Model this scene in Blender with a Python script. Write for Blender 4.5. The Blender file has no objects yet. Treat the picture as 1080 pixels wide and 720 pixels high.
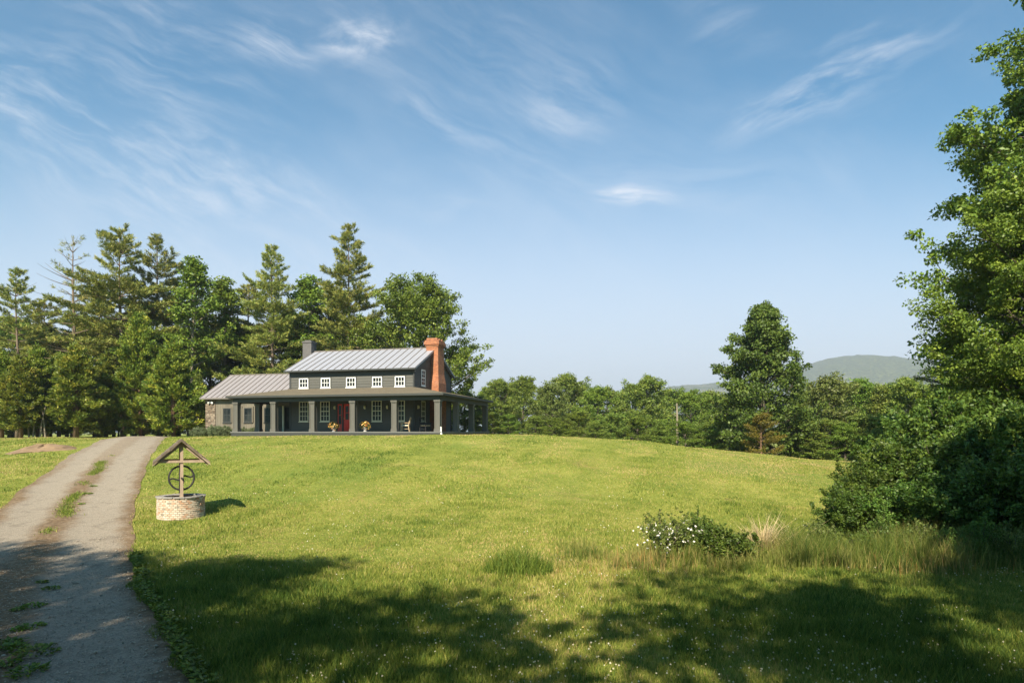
import bpy, math, random
import numpy as np
from mathutils import Vector, Matrix

R = math.radians
sc = bpy.context.scene
col = sc.collection

# ------------------------------------------------------------------ camera
EYE = 3.2
FPX = 690.0                                  # focal length in pixels of a 1080 px wide picture
cam = bpy.data.cameras.new('camera')
cam.lens = 36.0 * FPX / 1080.0
cam.sensor_width = 36.0
cam.shift_y = 95.0 / 1080.0
cam.clip_start = 0.1
cam.clip_end = 12000
camo = bpy.data.objects.new('camera', cam)
col.objects.link(camo)
camo.location = (0, 0, EYE)
camo.rotation_euler = (R(90), 0, 0)
sc.camera = camo

# ------------------------------------------------------------------ exposure
sc.view_settings.view_transform = 'Standard'
sc.view_settings.look = 'None'
sc.view_settings.gamma = 1.0
sc.view_settings.use_curve_mapping = False
sc.view_settings.exposure = 1.27

# ------------------------------------------------------------------ sun
SUN_EL = 40.0
STRAVEL = Vector((0.20, 1.0, 0)).normalized()        # the way the light travels over the ground
to_sun = Vector((-STRAVEL.x * math.cos(R(SUN_EL)), -STRAVEL.y * math.cos(R(SUN_EL)), math.sin(R(SUN_EL))))
sl = bpy.data.lights.new('sun', 'SUN')
sl.energy = 5.0
sl.angle = R(0.53)
sl.color = (1.0, 0.88, 0.68)
slo = bpy.data.objects.new('sun', sl)
col.objects.link(slo)
slo.rotation_euler = to_sun.to_track_quat('Z', 'Y').to_euler()
slo.location = (-10, -30, 40)

# ------------------------------------------------------------------ world
world = bpy.data.worlds.new('World')
sc.world = world
world.use_nodes = True
wt = world.node_tree
for n in list(wt.nodes):
    wt.nodes.remove(n)


class NT:
    """small helper round a node tree"""
    def __init__(self, nt):
        self.nt = nt

    def n(self, typ, ins=None, **props):
        nd = self.nt.nodes.new(typ)
        for k, v in props.items():
            setattr(nd, k, v)
        if ins:
            for k, v in ins.items():
                self.set(nd, k, v)
        return nd

    def set(self, nd, k, v):
        s = nd.inputs[k]
        if isinstance(v, bpy.types.NodeSocket):
            self.nt.links.new(v, s)
        elif isinstance(v, bpy.types.Node):
            self.nt.links.new(v.outputs[0], s)
        else:
            if s.type == 'RGBA' and hasattr(v, '__len__') and len(v) == 3:
                v = (v[0], v[1], v[2], 1)
            s.default_value = v

    def math(self, op, a, b=0.0, c=0.0, clamp=False):
        nd = self.n('ShaderNodeMath', {0: a, 1: b, 2: c}, operation=op, use_clamp=clamp)
        return nd.outputs[0]

    def mix(self, f, a, b, blend='MIX'):
        nd = self.n('ShaderNodeMix', data_type='RGBA', blend_type=blend)
        self.set(nd, 0, f)
        self.set(nd, 6, a)
        self.set(nd, 7, b)
        return nd.outputs[2]

    def ss(self, v, a, b):
        nd = self.n('ShaderNodeMapRange', {0: v, 1: a, 2: b, 3: 0.0, 4: 1.0}, interpolation_type='SMOOTHSTEP')
        return nd.outputs[0]

    def noise(self, vec, scale, detail=3.0, rough=0.5, dist=0.0):
        nd = self.n('ShaderNodeTexNoise', {'Scale': scale, 'Detail': detail, 'Roughness': rough, 'Distortion': dist})
        if vec is not None:
            self.set(nd, 'Vector', vec)
        return nd

    def mapping(self, vec, scale=(1, 1, 1), rot=(0, 0, 0), loc=(0, 0, 0)):
        nd = self.n('ShaderNodeMapping', {'Vector': vec, 'Scale': scale, 'Rotation': rot, 'Location': loc})
        return nd.outputs[0]

    def ramp(self, f, stops, interp='LINEAR'):
        nd = self.n('ShaderNodeValToRGB', {0: f})
        cr = nd.color_ramp
        cr.interpolation = interp
        while len(cr.elements) > len(stops):
            cr.elements.remove(cr.elements[-1])
        while len(cr.elements) < len(stops):
            cr.elements.new(0.5)
        for e, (p, c) in zip(cr.elements, stops):
            e.position = p
            e.color = (c[0], c[1], c[2], 1)
        return nd.outputs[0]


w = NT(wt)
sky = w.n('ShaderNodeTexSky', sky_type='NISHITA', sun_disc=False)
sky.sun_elevation = R(SUN_EL)
sky.sun_rotation = math.atan2(to_sun.x, to_sun.y)
sky.altitude = 200
sky.air_density = 1.0
sky.dust_density = 1.2
sky.ozone_density = 1.2
SKY_STRENGTH = 0.066
# high thin cirrus, drawn on the directions of the sky (east-west slope, height slope)
gd = w.n('ShaderNodeTexCoord').outputs['Generated']
sp = w.n('ShaderNodeSeparateXYZ', {0: gd})
den = w.math('MAXIMUM', sp.outputs[1], 0.05)
qx = w.math('DIVIDE', sp.outputs[0], den)
qz = w.math('DIVIDE', sp.outputs[2], den)
q = w.n('ShaderNodeCombineXYZ', {0: qx, 1: qz, 2: 0.0}).outputs[0]
ahead = w.ss(sp.outputs[1], 0.1, 0.4)
warp = w.noise(q, 3.0, 3, 0.55)
wv = w.n('ShaderNodeVectorMath', {0: warp.outputs[1], 1: (0.5, 0.5, 0.5)}, operation='SUBTRACT').outputs[0]
wv = w.n('ShaderNodeVectorMath', {0: wv, 3: 0.13}, operation='SCALE').outputs[0]
qw = w.n('ShaderNodeVectorMath', {0: q, 1: wv}, operation='ADD').outputs[0]


def sky_blob(px, py, rx, ry, ang):
    """soft oblong patch round one direction of the sky"""
    cx, cz = (px - 540) / FPX, (455 - py) / FPX
    v = w.n('ShaderNodeVectorMath', {0: qw, 1: (cx, cz, 0)}, operation='SUBTRACT').outputs[0]
    v = w.mapping(v, rot=(0, 0, R(-ang)))
    v = w.n('ShaderNodeVectorMath', {0: v, 1: (FPX / rx, FPX / ry, 0)}, operation='MULTIPLY').outputs[0]
    l = w.n('ShaderNodeVectorMath', {0: v}, operation='LENGTH').outputs[1]
    return w.ss(l, 1.0, 0.0)


def streaks(ang, sx, sy, scale, lo, hi, seed=0.0):
    v = w.mapping(qw, rot=(0, 0, R(-ang)))
    v = w.mapping(v, scale=(sx, sy, 1), loc=(seed, seed * 0.7, 0))
    nz = w.noise(v, scale, 8, 0.68, 0.25)
    return w.ss(nz.outputs[0], lo, hi)


fib_a = streaks(-27, 1.2, 5.5, 4.2, 0.38, 0.78, 1.3)     # falling to the right
fib_b = streaks(24, 1.2, 6.5, 4.2, 0.38, 0.76, 4.1)      # rising to the right
fib_c = streaks(-4, 1.0, 6.0, 4.6, 0.34, 0.72, 7.7)
fib_d = streaks(12, 1.6, 3.0, 7.0, 0.36, 0.74, 3.3)
veil = w.math('MULTIPLY', streaks(-30, 0.8, 2.6, 1.8, 0.36, 0.80, 2.2), w.ss(w.noise(qw, 2.4, 4, 0.6).outputs[0], 0.3, 0.65))
blobs = [
    (sky_blob(285, 42, 70, 55, -40), fib_a, 0.85), (sky_blob(375, 38, 75, 36, 8), fib_d, 0.85), (sky_blob(385, 42, 110, 60, -20), fib_a, 0.35),
    (sky_blob(450, 125, 90, 30, -22), fib_a, 0.45), (sky_blob(600, 115, 80, 60, 15), fib_a, 0.40),
    (sky_blob(835, 108, 125, 34, 24), fib_b, 0.80), (sky_blob(930, 40, 140, 36, 16), fib_b, 0.40), (sky_blob(900, 75, 160, 80, 20), fib_b, 0.22),
    (sky_blob(672, 211, 58, 14, -3), fib_c, 1.7), (sky_blob(470, 228, 80, 18, 0), fib_c, 0.35),
    (sky_blob(110, 150, 330, 120, -28), fib_a, 0.80), (sky_blob(545, 185, 150, 60, -30), fib_a, 0.35),
    (sky_blob(765, 20, 80, 60, 0), fib_b, 0.22), (sky_blob(170, 40, 200, 80, -35), fib_a, 0.50), (sky_blob(520, 60, 220, 110, -25), fib_a, 0.28), (sky_blob(330, 230, 260, 60, -20), fib_a, 0.30), (sky_blob(720, 200, 200, 60, -5), fib_c, 0.22),
]
cl = None
for b, f, k in blobs:
    t = w.math('MULTIPLY', w.math('MULTIPLY', b, f), k)
    cl = t if cl is None else w.math('ADD', cl, t)
cl = w.math('ADD', cl, w.math('MULTIPLY', veil, 0.26))
low = w.math('MULTIPLY', w.ss(qz, 0.54, -0.02), 0.95)
low = w.math('MULTIPLY', w.math('MULTIPLY', low, ahead), w.ss(sp.outputs[2], -0.01, 0.02))
cl = w.math('MULTIPLY', cl, 1.0, clamp=True)
cl = w.math('MULTIPLY', cl, ahead)
cl = w.math('MULTIPLY', cl, w.ss(sp.outputs[2], -0.01, 0.02))
skyt = w.mix(1.0, sky.outputs[0], (0.38, 0.90, 1.02), 'MULTIPLY')
skyt = w.mix(low, skyt, (5.75, 5.85, 6.6))
skyc = w.mix(w.math('MULTIPLY', cl, 0.75), skyt, (6.0, 6.2, 6.7))
bg = w.n('ShaderNodeBackground', {'Color': skyc, 'Strength': SKY_STRENGTH})
wo = w.n('ShaderNodeOutputWorld', {'Surface': bg.outputs[0]})

# ------------------------------------------------------------------ helpers
rng = np.random.default_rng(7)
random.seed(7)


def tag(o, label=None, cat=None, group=None, kind=None):
    if label: o['label'] = label
    if cat: o['category'] = cat
    if group: o['group'] = group
    if kind: o['kind'] = kind
    return o


def empty(name, loc, rz=0.0, label=None, cat=None, group=None):
    o = bpy.data.objects.new(name, None)
    o.empty_display_size = 0.3
    col.objects.link(o)
    o.location = loc
    o.rotation_euler = (0, 0, rz)
    return tag(o, label, cat, group)


def link(name, me, mat=None, parent=None):
    o = bpy.data.objects.new(name, me)
    col.objects.link(o)
    if mat is not None and len(me.materials) == 0:
        me.materials.append(mat)
    if parent is not None:
        o.parent = parent
    return o


class MB:
    """collects shapes for ONE mesh"""
    def __init__(self):
        self.v, self.f, self.t = [], [], []

    def face_tint(self, n, t):
        self.t += [t] * n

    def add(self, vs, fs, tint=0.5):
        o = len(self.v)
        self.v += [tuple(x) for x in vs]
        self.f += [tuple(i + o for i in f) for f in fs]
        self.t += [tint] * len(fs)

    def box(self, x0, x1, y0, y1, z0, z1, tint=0.5, m=None):
        vs = [(x, y, z) for z in (z0, z1) for y in (y0, y1) for x in (x0, x1)]
        if m is not None:
            vs = [m @ Vector(v) for v in vs]
        fs = [(0, 2, 3, 1), (4, 5, 7, 6), (0, 1, 5, 4), (2, 6, 7, 3), (0, 4, 6, 2), (1, 3, 7, 5)]
        self.add(vs, fs, tint)

    def prism(self, bot, top, tint=0.5):
        n = len(bot)
        vs = list(bot) + list(top)
        fs = [tuple(reversed(range(n))), tuple(range(n, 2 * n))]
        fs += [(i, (i + 1) % n, n + (i + 1) % n, n + i) for i in range(n)]
        self.add(vs, fs, tint)

    def tube(self, pts, rad, n=6, cap=True, tint=0.5):
        pts = [Vector(p) for p in pts]
        if not hasattr(rad, '__len__'):
            rad = [rad] * len(pts)
        vs, fs = [], []
        up = Vector((0.13, 0.27, 0.95)).normalized()
        for i, p in enumerate(pts):
            d = (pts[min(i + 1, len(pts) - 1)] - pts[max(i - 1, 0)])
            if d.length < 1e-9: d = Vector((0, 0, 1))
            d.normalize()
            a = d.cross(up)
            if a.length < 0.15: a = d.cross(Vector((1, 0, 0)))
            a.normalize()
            b = d.cross(a)
            for k in range(n):
                an = 2 * math.pi * k / n
                vs.append(p + (a * math.cos(an) + b * math.sin(an)) * rad[i])
        for i in range(len(pts) - 1):
            for k in range(n):
                fs.append((i * n + k, i * n + (k + 1) % n, (i + 1) * n + (k + 1) % n, (i + 1) * n + k))
        if cap:
            fs.append(tuple(reversed(range(n))))
            fs.append(tuple(range((len(pts) - 1) * n, len(pts) * n)))
        self.add(vs, fs, tint)

    def lathe(self, prof, n=20, c=(0, 0, 0), tint=0.5):
        vs, fs = [], []
        for r, z in prof:
            for k in range(n):
                an = 2 * math.pi * k / n
                vs.append((c[0] + r * math.cos(an), c[1] + r * math.sin(an), c[2] + z))
        m = len(prof)
        for i in range(m - 1):
            for k in range(n):
                fs.append((i * n + k, i * n + (k + 1) % n, (i + 1) * n + (k + 1) % n, (i + 1) * n + k))
        fs.append(tuple(reversed(range(n))))
        fs.append(tuple(range((m - 1) * n, m * n)))
        self.add(vs, fs, tint)

    def mesh(self, name, smooth=False):
        me = bpy.data.meshes.new(name)
        me.from_pydata(self.v, [], self.f)
        at = me.attributes.new('tint', 'FLOAT', 'FACE')
        at.data.foreach_set('value', np.array(self.t, dtype=np.float32))
        if smooth:
            me.polygons.foreach_set('use_smooth', [True] * len(me.polygons))
        me.update()
        return me

    def build(self, name, mat, parent=None, smooth=False):
        return link(name, self.mesh(name, smooth), mat, parent)


def np_mesh(name, verts, loops, starts, tint=None, mat=None):
    me = bpy.data.meshes.new(name)
    me.vertices.add(len(verts))
    me.vertices.foreach_set('co', np.ascontiguousarray(verts, dtype=np.float32).ravel())
    me.loops.add(len(loops))
    me.loops.foreach_set('vertex_index', loops.astype(np.int32))
    me.polygons.add(len(starts))
    me.polygons.foreach_set('loop_start', starts.astype(np.int32))
    if tint is not None:
        at = me.attributes.new('tint', 'FLOAT', 'FACE')
        at.data.foreach_set('value', tint.astype(np.float32))
    me.update(calc_edges=True)
    if mat is not None:
        me.materials.append(mat)
    return me


def unit(a):
    return a / np.maximum(np.linalg.norm(a, axis=-1, keepdims=True), 1e-9)


def leaf_quads(C, D, N, ln, wd, fold=0.25):
    """diamond leaves: centre C, long axis D, normal N, length and width arrays"""
    D = unit(D)
    B = unit(np.cross(N, D))
    Nn = np.cross(D, B)
    ln = np.asarray(ln)[:, None] if np.ndim(ln) else ln
    wd = np.asarray(wd)[:, None] if np.ndim(wd) else wd
    a = C - D * ln * 0.5
    c = C + D * ln * 0.5
    m = C - D * ln * 0.05
    b = m + B * wd * 0.5 + Nn * wd * fold
    d = m - B * wd * 0.5 + Nn * wd * fold
    return np.stack([a, b, c, d], 1)


def quads_mesh(name, Q, tint, mat):
    n = len(Q)
    return np_mesh(name, Q.reshape(-1, 3), np.arange(n * 4), np.arange(n) * 4, tint, mat)


# ------------------------------------------------------------------ materials
def newmat(name):
    m = bpy.data.materials.new(name)
    m.use_nodes = True
    nt = m.node_tree
    for n in list(nt.nodes):
        nt.nodes.remove(n)
    h = NT(nt)
    b = h.n('ShaderNodeBsdfPrincipled')
    o = h.n('ShaderNodeOutputMaterial', {'Surface': b.outputs[0]})
    return m, h, b, o


def bump(h, b, val, strength, dist):
    bn = h.n('ShaderNodeBump', {'Height': val, 'Strength': strength, 'Distance': dist})
    h.set(b, 'Normal', bn.outputs[0])


def plain(name, c, rough=0.6, var=0.12, scale=6.0, metal=0.0, spec=0.4, bumps=0.0, stretch=(1, 1, 1)):
    m, h, b, o = newmat(name)
    co = h.n('ShaderNodeTexCoord').outputs['Object']
    v = h.mapping(co, scale=stretch)
    nz = h.noise(v, scale, 5, 0.6)
    n2 = h.noise(v, scale * 0.17, 3, 0.5)
    f = h.math('ADD', h.math('MULTIPLY', nz.outputs[0], 0.6), h.math('MULTIPLY', n2.outputs[0], 0.4))
    lo = tuple(x * (1 - var) for x in c)
    hi = tuple(x * (1 + var) for x in c)
    cc = h.ramp(f, [(0.3, lo), (0.7, hi)])
    tn = h.n('ShaderNodeAttribute', attribute_name='tint')
    k = h.n('ShaderNodeMapRange', {0: tn.outputs[2], 1: 0.0, 2: 1.0, 3: 0.7, 4: 1.3}).outputs[0]
    sc_ = h.n('ShaderNodeVectorMath', {0: cc, 3: k}, operation='SCALE').outputs[0]
    h.set(b, 'Base Color', sc_)
    h.set(b, 'Roughness', rough)
    h.set(b, 'Metallic', metal)
    h.set(b, 'Specular IOR Level', spec)
    if bumps:
        bump(h, b, nz.outputs[0], bumps, 0.02)
    return m


def leafmat(name, dark, mid, light, trans=0.3, rough=0.5, spec=0.35):
    """foliage: each leaf its own tint, each tree slightly its own hue"""
    m, h, b, o = newmat(name)
    tn = h.n('ShaderNodeAttribute', attribute_name='tint').outputs[2]
    oi = h.n('ShaderNodeObjectInfo').outputs['Random']
    cc = h.ramp(tn, [(0.0, dark), (0.5, mid), (1.0, light)])
    hs = h.n('ShaderNodeHueSaturation', {'Hue': h.n('ShaderNodeMapRange', {0: oi, 3: 0.485, 4: 0.515}).outputs[0],
                                         'Saturation': 1.0,
                                         'Value': h.n('ShaderNodeMapRange', {0: oi, 3: 0.85, 4: 1.15}).outputs[0],
                                         'Color': cc}).outputs[0]
    h.set(b, 'Base Color', hs)
    h.set(b, 'Roughness', rough)
    h.set(b, 'Specular IOR Level', spec)
    tl = h.n('ShaderNodeBsdfTranslucent', {'Color': h.mix(0.5, hs, (0.16, 0.20, 0.02))})
    ms = h.n('ShaderNodeMixShader', {0: trans, 1: b.outputs[0], 2: tl.outputs[0]})
    h.set(o, 'Surface', ms.outputs[0])
    return m


def barkmat(name, c, scale=5.0):
    m, h, b, o = newmat(name)
    co = h.n('ShaderNodeTexCoord').outputs['Object']
    nz = h.noise(h.mapping(co, scale=(3, 3, 0.6)), scale, 6, 0.7)
    cc = h.ramp(nz.outputs[0], [(0.3, tuple(x * 0.5 for x in c)), (0.55, c), (0.75, tuple(min(x * 1.5, 0.8) for x in c))])
    h.set(b, 'Base Color', cc)
    h.set(b, 'Roughness', 0.9)
    bump(h, b, nz.outputs[0], 0.8, 0.04)
    return m


M = {}
M['leaf_oak'] = leafmat('leaf_oak', (0.0583, 0.1043, 0.0143), (0.1291, 0.2052, 0.0238), (0.2397, 0.3042, 0.0381))
M['leaf_maple'] = leafmat('leaf_maple', (0.0385, 0.0817, 0.0149), (0.0882, 0.1604, 0.0256), (0.1604, 0.2376, 0.0406))
M['leaf_wood'] = leafmat('leaf_wood', (0.0653, 0.1098, 0.019), (0.1438, 0.209, 0.0327), (0.2615, 0.3011, 0.0518))
M['leaf_pale'] = leafmat('leaf_pale', (0.0696, 0.1035, 0.0228), (0.1328, 0.1782, 0.0393), (0.2024, 0.2357, 0.0621))
M['leaf_rust'] = leafmat('leaf_rust', (0.0835, 0.087, 0.0122), (0.1601, 0.1344, 0.0182), (0.2366, 0.166, 0.0223))
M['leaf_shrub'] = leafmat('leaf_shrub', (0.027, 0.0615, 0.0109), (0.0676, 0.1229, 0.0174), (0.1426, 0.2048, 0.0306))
M['needle_pine'] = leafmat('needle_pine', (0.0845, 0.1283, 0.0288), (0.2051, 0.2334, 0.0479), (0.3922, 0.3386, 0.0719), 0.15)
M['needle_cedar'] = leafmat('needle_cedar', (0.0584, 0.0987, 0.012), (0.152, 0.1972, 0.0211), (0.3217, 0.2875, 0.0333), 0.12)
M['needle_hemlock'] = leafmat('needle_hemlock', (0.0257, 0.0442, 0.0125), (0.0601, 0.0858, 0.0187), (0.1216, 0.1235, 0.027), 0.12)
M['bark'] = barkmat('bark', (0.10, 0.082, 0.062))
M['bark_pale'] = barkmat('bark_pale', (0.25, 0.21, 0.155))
M['bark_pine'] = barkmat('bark_pine', (0.17, 0.125, 0.088))
M['bark_red'] = barkmat('bark_red', (0.17, 0.10, 0.06))

# ------------------------------------------------------------------ terrain
CX = [-400, -120, -60, -40, -27, -20, -5, 1, 5, 9, 13, 17, 21, 30, 45, 120, 400]
CZ = [1.5, 2.2, 2.5, 2.65, 2.75, 2.85, 2.95, 2.93, 2.78, 2.48, 2.0, 1.65, 1.2, 0.8, 0.5, 0.0, 0.0]


def terr(X, Y):
    X = np.asarray(X, dtype=float); Y = np.asarray(Y, dtype=float)
    zc = np.interp(X, CX, CZ)
    yc = 45.5 + 0.26 * np.clip(-5 - X, 0, 40)
    t = np.clip((Y - 15) / (yc - 15), 0, 1)
    s = t * t * (3 - 2 * t)
    z = zc * s
    past = np.clip(Y - yc - np.where(X < 0, 22, 3), 0, 75)
    z = z - past * np.interp(X, [-30, 0, 10], [0.0, 0.03, 0.045])
    far = np.clip((Y - 200) / 600, 0, 1)
    z = z * (1 - far)
    fade = np.clip((60 - np.abs(Y - 20)) / 20, 0, 1)
    und = 0.05 * np.sin(X * 0.47 + 1.0) * np.sin(Y * 0.39 + 0.6) + 0.035 * np.sin(X * 0.9 + Y * 0.55)
    flat = np.clip(np.hypot(X + 12, (Y - 54) * 1.2) / 9 - 1.0, 0, 1)
    return z + und * fade * flat


def tz(x, y):
    return float(terr(x, y))


def ground_at(px, py):
    """the ground point seen at a pixel of the photograph"""
    dx, dz = (px - 540) / FPX, (455 - py) / FPX
    Y = 3.0
    while Y < 300:
        if EYE + dz * Y <= tz(dx * Y, Y):
            return dx * Y, Y
        Y += 0.05
    return dx * 60, 60.0


def at(px, Y):
    x = (px - 540) / FPX * Y
    return x, Y, tz(x, Y)


# drive: right-hand edge seen in the photograph, width 4.2 m
edge = [ground_at(*p) for p in [(210, 719), (175, 670), (147, 615), (138, 575), (141, 545), (148, 510), (157, 487), (166, 471)]]
edge = [(4.5, -9), (1.0, -1.0), (-1.2, 3.6)] + edge + [(-28.6, 55), (-30.5, 60), (-33.5, 68)]
ey = np.array([p[1] for p in edge]); ex = np.array([p[0] for p in edge])
YS = np.arange(-9, 68, 0.3)


def smooth(a, k):
    p = np.pad(a, k, mode='edge')
    return np.convolve(p, np.ones(2 * k + 1) / (2 * k + 1), mode='valid')


XR = smooth(np.interp(YS, ey, ex), 8)
TX = np.gradient(XR, YS)
NLX = -1 / np.sqrt(1 + TX ** 2)          # towards the left of travel
NLY = TX / np.sqrt(1 + TX ** 2)
WID = np.interp(YS, [-9, 8, 13, 18, 24, 68], [4.6, 5.6, 5.6, 4.7, 4.25, 4.2])
WOB_R = 0.08 * np.sin(YS * 1.1) * np.sin(YS * 0.53 + 1)
WOB_L = 0.10 * np.sin(YS * 1.2 + 2) * np.sin(YS * 0.61)


def road_pt(i, u):
    """u = 0 right edge .. 1 left edge"""
    off = WID[i] * u + WOB_R[i] * (1 - u) + WOB_L[i] * u
    return XR[i] + NLX[i] * off, YS[i] + NLY[i] * off


# left edge as function of Y (the drive is a graph over Y)
LXY = np.array([road_pt(i, 1.0) for i in range(len(YS))])
lo_ = np.argsort(LXY[:, 1])
LXs, LYs = LXY[lo_, 0], LXY[lo_, 1]
RXY = np.array([road_pt(i, 0.0) for i in range(len(YS))])
ro_ = np.argsort(RXY[:, 1])
RXs, RYs = RXY[ro_, 0], RXY[ro_, 1]


def road_u(X, Y):
    xr = np.interp(Y, RYs, RXs); xl = np.interp(Y, LYs, LXs)
    u = (xr - X) / (xr - xl)
    return np.where((Y < -9) | (Y > 68), -9.0, u)


# ground sheet
def axis(a):
    return np.unique(np.round(np.concatenate(a), 3))


gx = axis([np.arange(-44, 44.1, 0.6), np.arange(-120, 121, 6), np.arange(-400, 401, 40), np.arange(-4000, 4001, 400)])
gy = axis([np.arange(-12, 64.1, 0.6), np.arange(-60, 160, 5), np.arange(-400, 600, 40), np.arange(-400, 4201, 400)])
GX, GY = np.meshgrid(gx, gy)
GZ = terr(GX, GY)
nx, ny = len(gx), len(gy)
idx = np.arange(nx * ny).reshape(ny, nx)
qd = np.stack([idx[:-1, :-1], idx[:-1, 1:], idx[1:, 1:], idx[1:, :-1]], -1).reshape(-1, 4)

m, h, b, o = newmat('meadow_ground')
co = h.n('ShaderNodeTexCoord').outputs['Object']
n_big = h.noise(co, 0.10, 4, 0.55, 0.6)
n_mid = h.noise(co, 0.55, 5, 0.6, 0.4)
n_fine = h.noise(h.mapping(co, scale=(1, 0.6, 1)), 7.0, 6, 0.7)
n_hair = h.noise(h.mapping(co, scale=(1, 0.5, 1)), 34.0, 3, 0.7)
f = h.math('ADD', h.math('MULTIPLY', n_mid.outputs[0], 0.55), h.math('MULTIPLY', n_fine.outputs[0], 0.45))
c1 = h.ramp(f, [(0.34, (0.105, 0.150, 0.024)), (0.48, (0.190, 0.222, 0.040)), (0.60, (0.275, 0.285, 0.064)), (0.72, (0.36, 0.325, 0.105))])
c2 = h.mix(h.ss(n_big.outputs[0], 0.50, 0.66), c1, h.ramp(n_fine.outputs[0], [(0.3, (0.100, 0.160, 0.026)), (0.7, (0.215, 0.255, 0.050))]))
c3 = h.mix(h.math('MULTIPLY', h.ss(h.noise(co, 0.33, 5, 0.65, 1.0).outputs[0], 0.55, 0.70), 0.6), c2, (0.26, 0.195, 0.075))
c4 = h.mix(h.math('MULTIPLY', h.ss(n_hair.outputs[0], 0.55, 0.75), 0.45), c3, (0.055, 0.085, 0.014))
h.set(b, 'Base Color', c4)
h.set(b, 'Roughness', 0.95)
h.set(b, 'Specular IOR Level', 0.1)
bump(h, b, h.math('ADD', n_fine.outputs[0], h.math('MULTIPLY', n_hair.outputs[0], 0.5)), 0.9, 0.12)
M['meadow'] = m
gme = np_mesh('meadow_ground', np.stack([GX, GY, GZ], -1).reshape(-1, 3), qd.reshape(-1), np.arange(len(qd)) * 4, None, m)
gme.polygons.foreach_set('use_smooth', [True] * len(gme.polygons))
tag(link('ground', gme), 'sloping green meadow rising to the house', 'ground', kind='structure')

# gravel drive
m, h, b, o = newmat('gravel_drive')
uvn = h.n('ShaderNodeUVMap', uv_map='drive')
su = h.n('ShaderNodeSeparateXYZ', {0: uvn.outputs[0]})
dm_ = h.math('MULTIPLY', su.outputs[0], 10.0)             # metres from the right-hand edge
ym_ = h.math('SUBTRACT', h.math('MULTIPLY', su.outputs[1], 100.0), 10.0)
co = h.n('ShaderNodeTexCoord').outputs['Object']
wob = h.math('MULTIPLY', h.math('SUBTRACT', h.noise(co, 0.9, 5, 0.65).outputs[0], 0.5), 1.0)
uw = h.math('ADD', dm_, wob)


def band(c, hw, soft):
    d = h.math('ABSOLUTE', h.math('SUBTRACT', uw, c))
    return h.ss(d, hw + soft, hw - soft)


near_l = h.ss(ym_, 15.5, 19.0)
far_p = h.math('MULTIPLY', h.ss(ym_, 27.0, 40.0), 0.62)
tracks = h.math('MAXIMUM', far_p, band(1.02, 0.72, 0.30))
tracks = h.math('MAXIMUM', tracks, h.math('MULTIPLY', band(3.25, 0.66, 0.30), near_l))
g_f = h.noise(co, 42.0, 4, 0.75)
g_m = h.noise(co, 9.0, 5, 0.7)
vor = h.n('ShaderNodeTexVoronoi', {'Vector': co, 'Scale': 26.0})
gray = h.ramp(g_f.outputs[0], [(0.30, (0.155, 0.130, 0.102)), (0.5, (0.285, 0.245, 0.195)), (0.72, (0.44, 0.385, 0.31))])
gray = h.mix(0.35, gray, h.ramp(vor.outputs['Color'], [(0.2, (0.13, 0.108, 0.083)), (0.8, (0.34, 0.295, 0.235))]))
brown = h.ramp(g_m.outputs[0], [(0.3, (0.085, 0.056, 0.034)), (0.5, (0.165, 0.112, 0.066)), (0.72, (0.30, 0.215, 0.13))])
cc = h.mix(tracks, brown, gray)
cc = h.mix(h.math('MULTIPLY', h.ss(g_m.outputs[0], 0.52, 0.7), 0.25), cc, (0.36, 0.33, 0.29))
cc = h.mix(h.math('MULTIPLY', h.ss(h.noise(co, 1.7, 6, 0.7).outputs[0], 0.52, 0.66), 0.5), cc, h.mix(0.6, cc, (0.07, 0.055, 0.042)))
h.set(b, 'Base Color', cc)
h.set(b, 'Roughness', 0.95)
h.set(b, 'Specular IOR Level', 0.15)
bump(h, b, h.math('ADD', g_f.outputs[0], h.math('MULTIPLY', vor.outputs[0], 0.8)), 0.8, 0.03)
M['drive'] = m
NU = 17
vs, uvs = [], []
for i in range(len(YS)):
    for k in range(NU):
        uu = k / (NU - 1)
        x, y = road_pt(i, uu)
        rut = -0.02 * 1.6 * (math.exp(-((uu * WID[i] - 1.02) / .55) ** 2) + math.exp(-((uu * WID[i] - 3.25) / .55) ** 2))
        vs.append((x, y, tz(x, y) + 0.05 + rut - 0.03 * (abs(uu - .5) * 2) ** 6))
        uvs.append((uu * WID[i] * .1, (YS[i] + 10) * 0.01))
fs = [(i * NU + k, (i + 1) * NU + k, (i + 1) * NU + k + 1, i * NU + k + 1) for i in range(len(YS) - 1) for k in range(NU - 1)]
me = bpy.data.meshes.new('gravel_drive')
me.from_pydata(vs, [], [tuple(reversed(f_)) for f_ in fs])
uvl = me.uv_layers.new(name='drive')
for p in me.polygons:
    for li in p.loop_indices:
        uvl.data[li].uv = uvs[me.loops[li].vertex_index]
me.polygons.foreach_set('use_smooth', [True] * len(me.polygons))
me.update()
if me.polygons[0].normal.z < 0:
    me.flip_normals()
tag(link('driveway', me, M['drive']), 'two-track gravel driveway curving up to the house', 'driveway', kind='structure')

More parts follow.
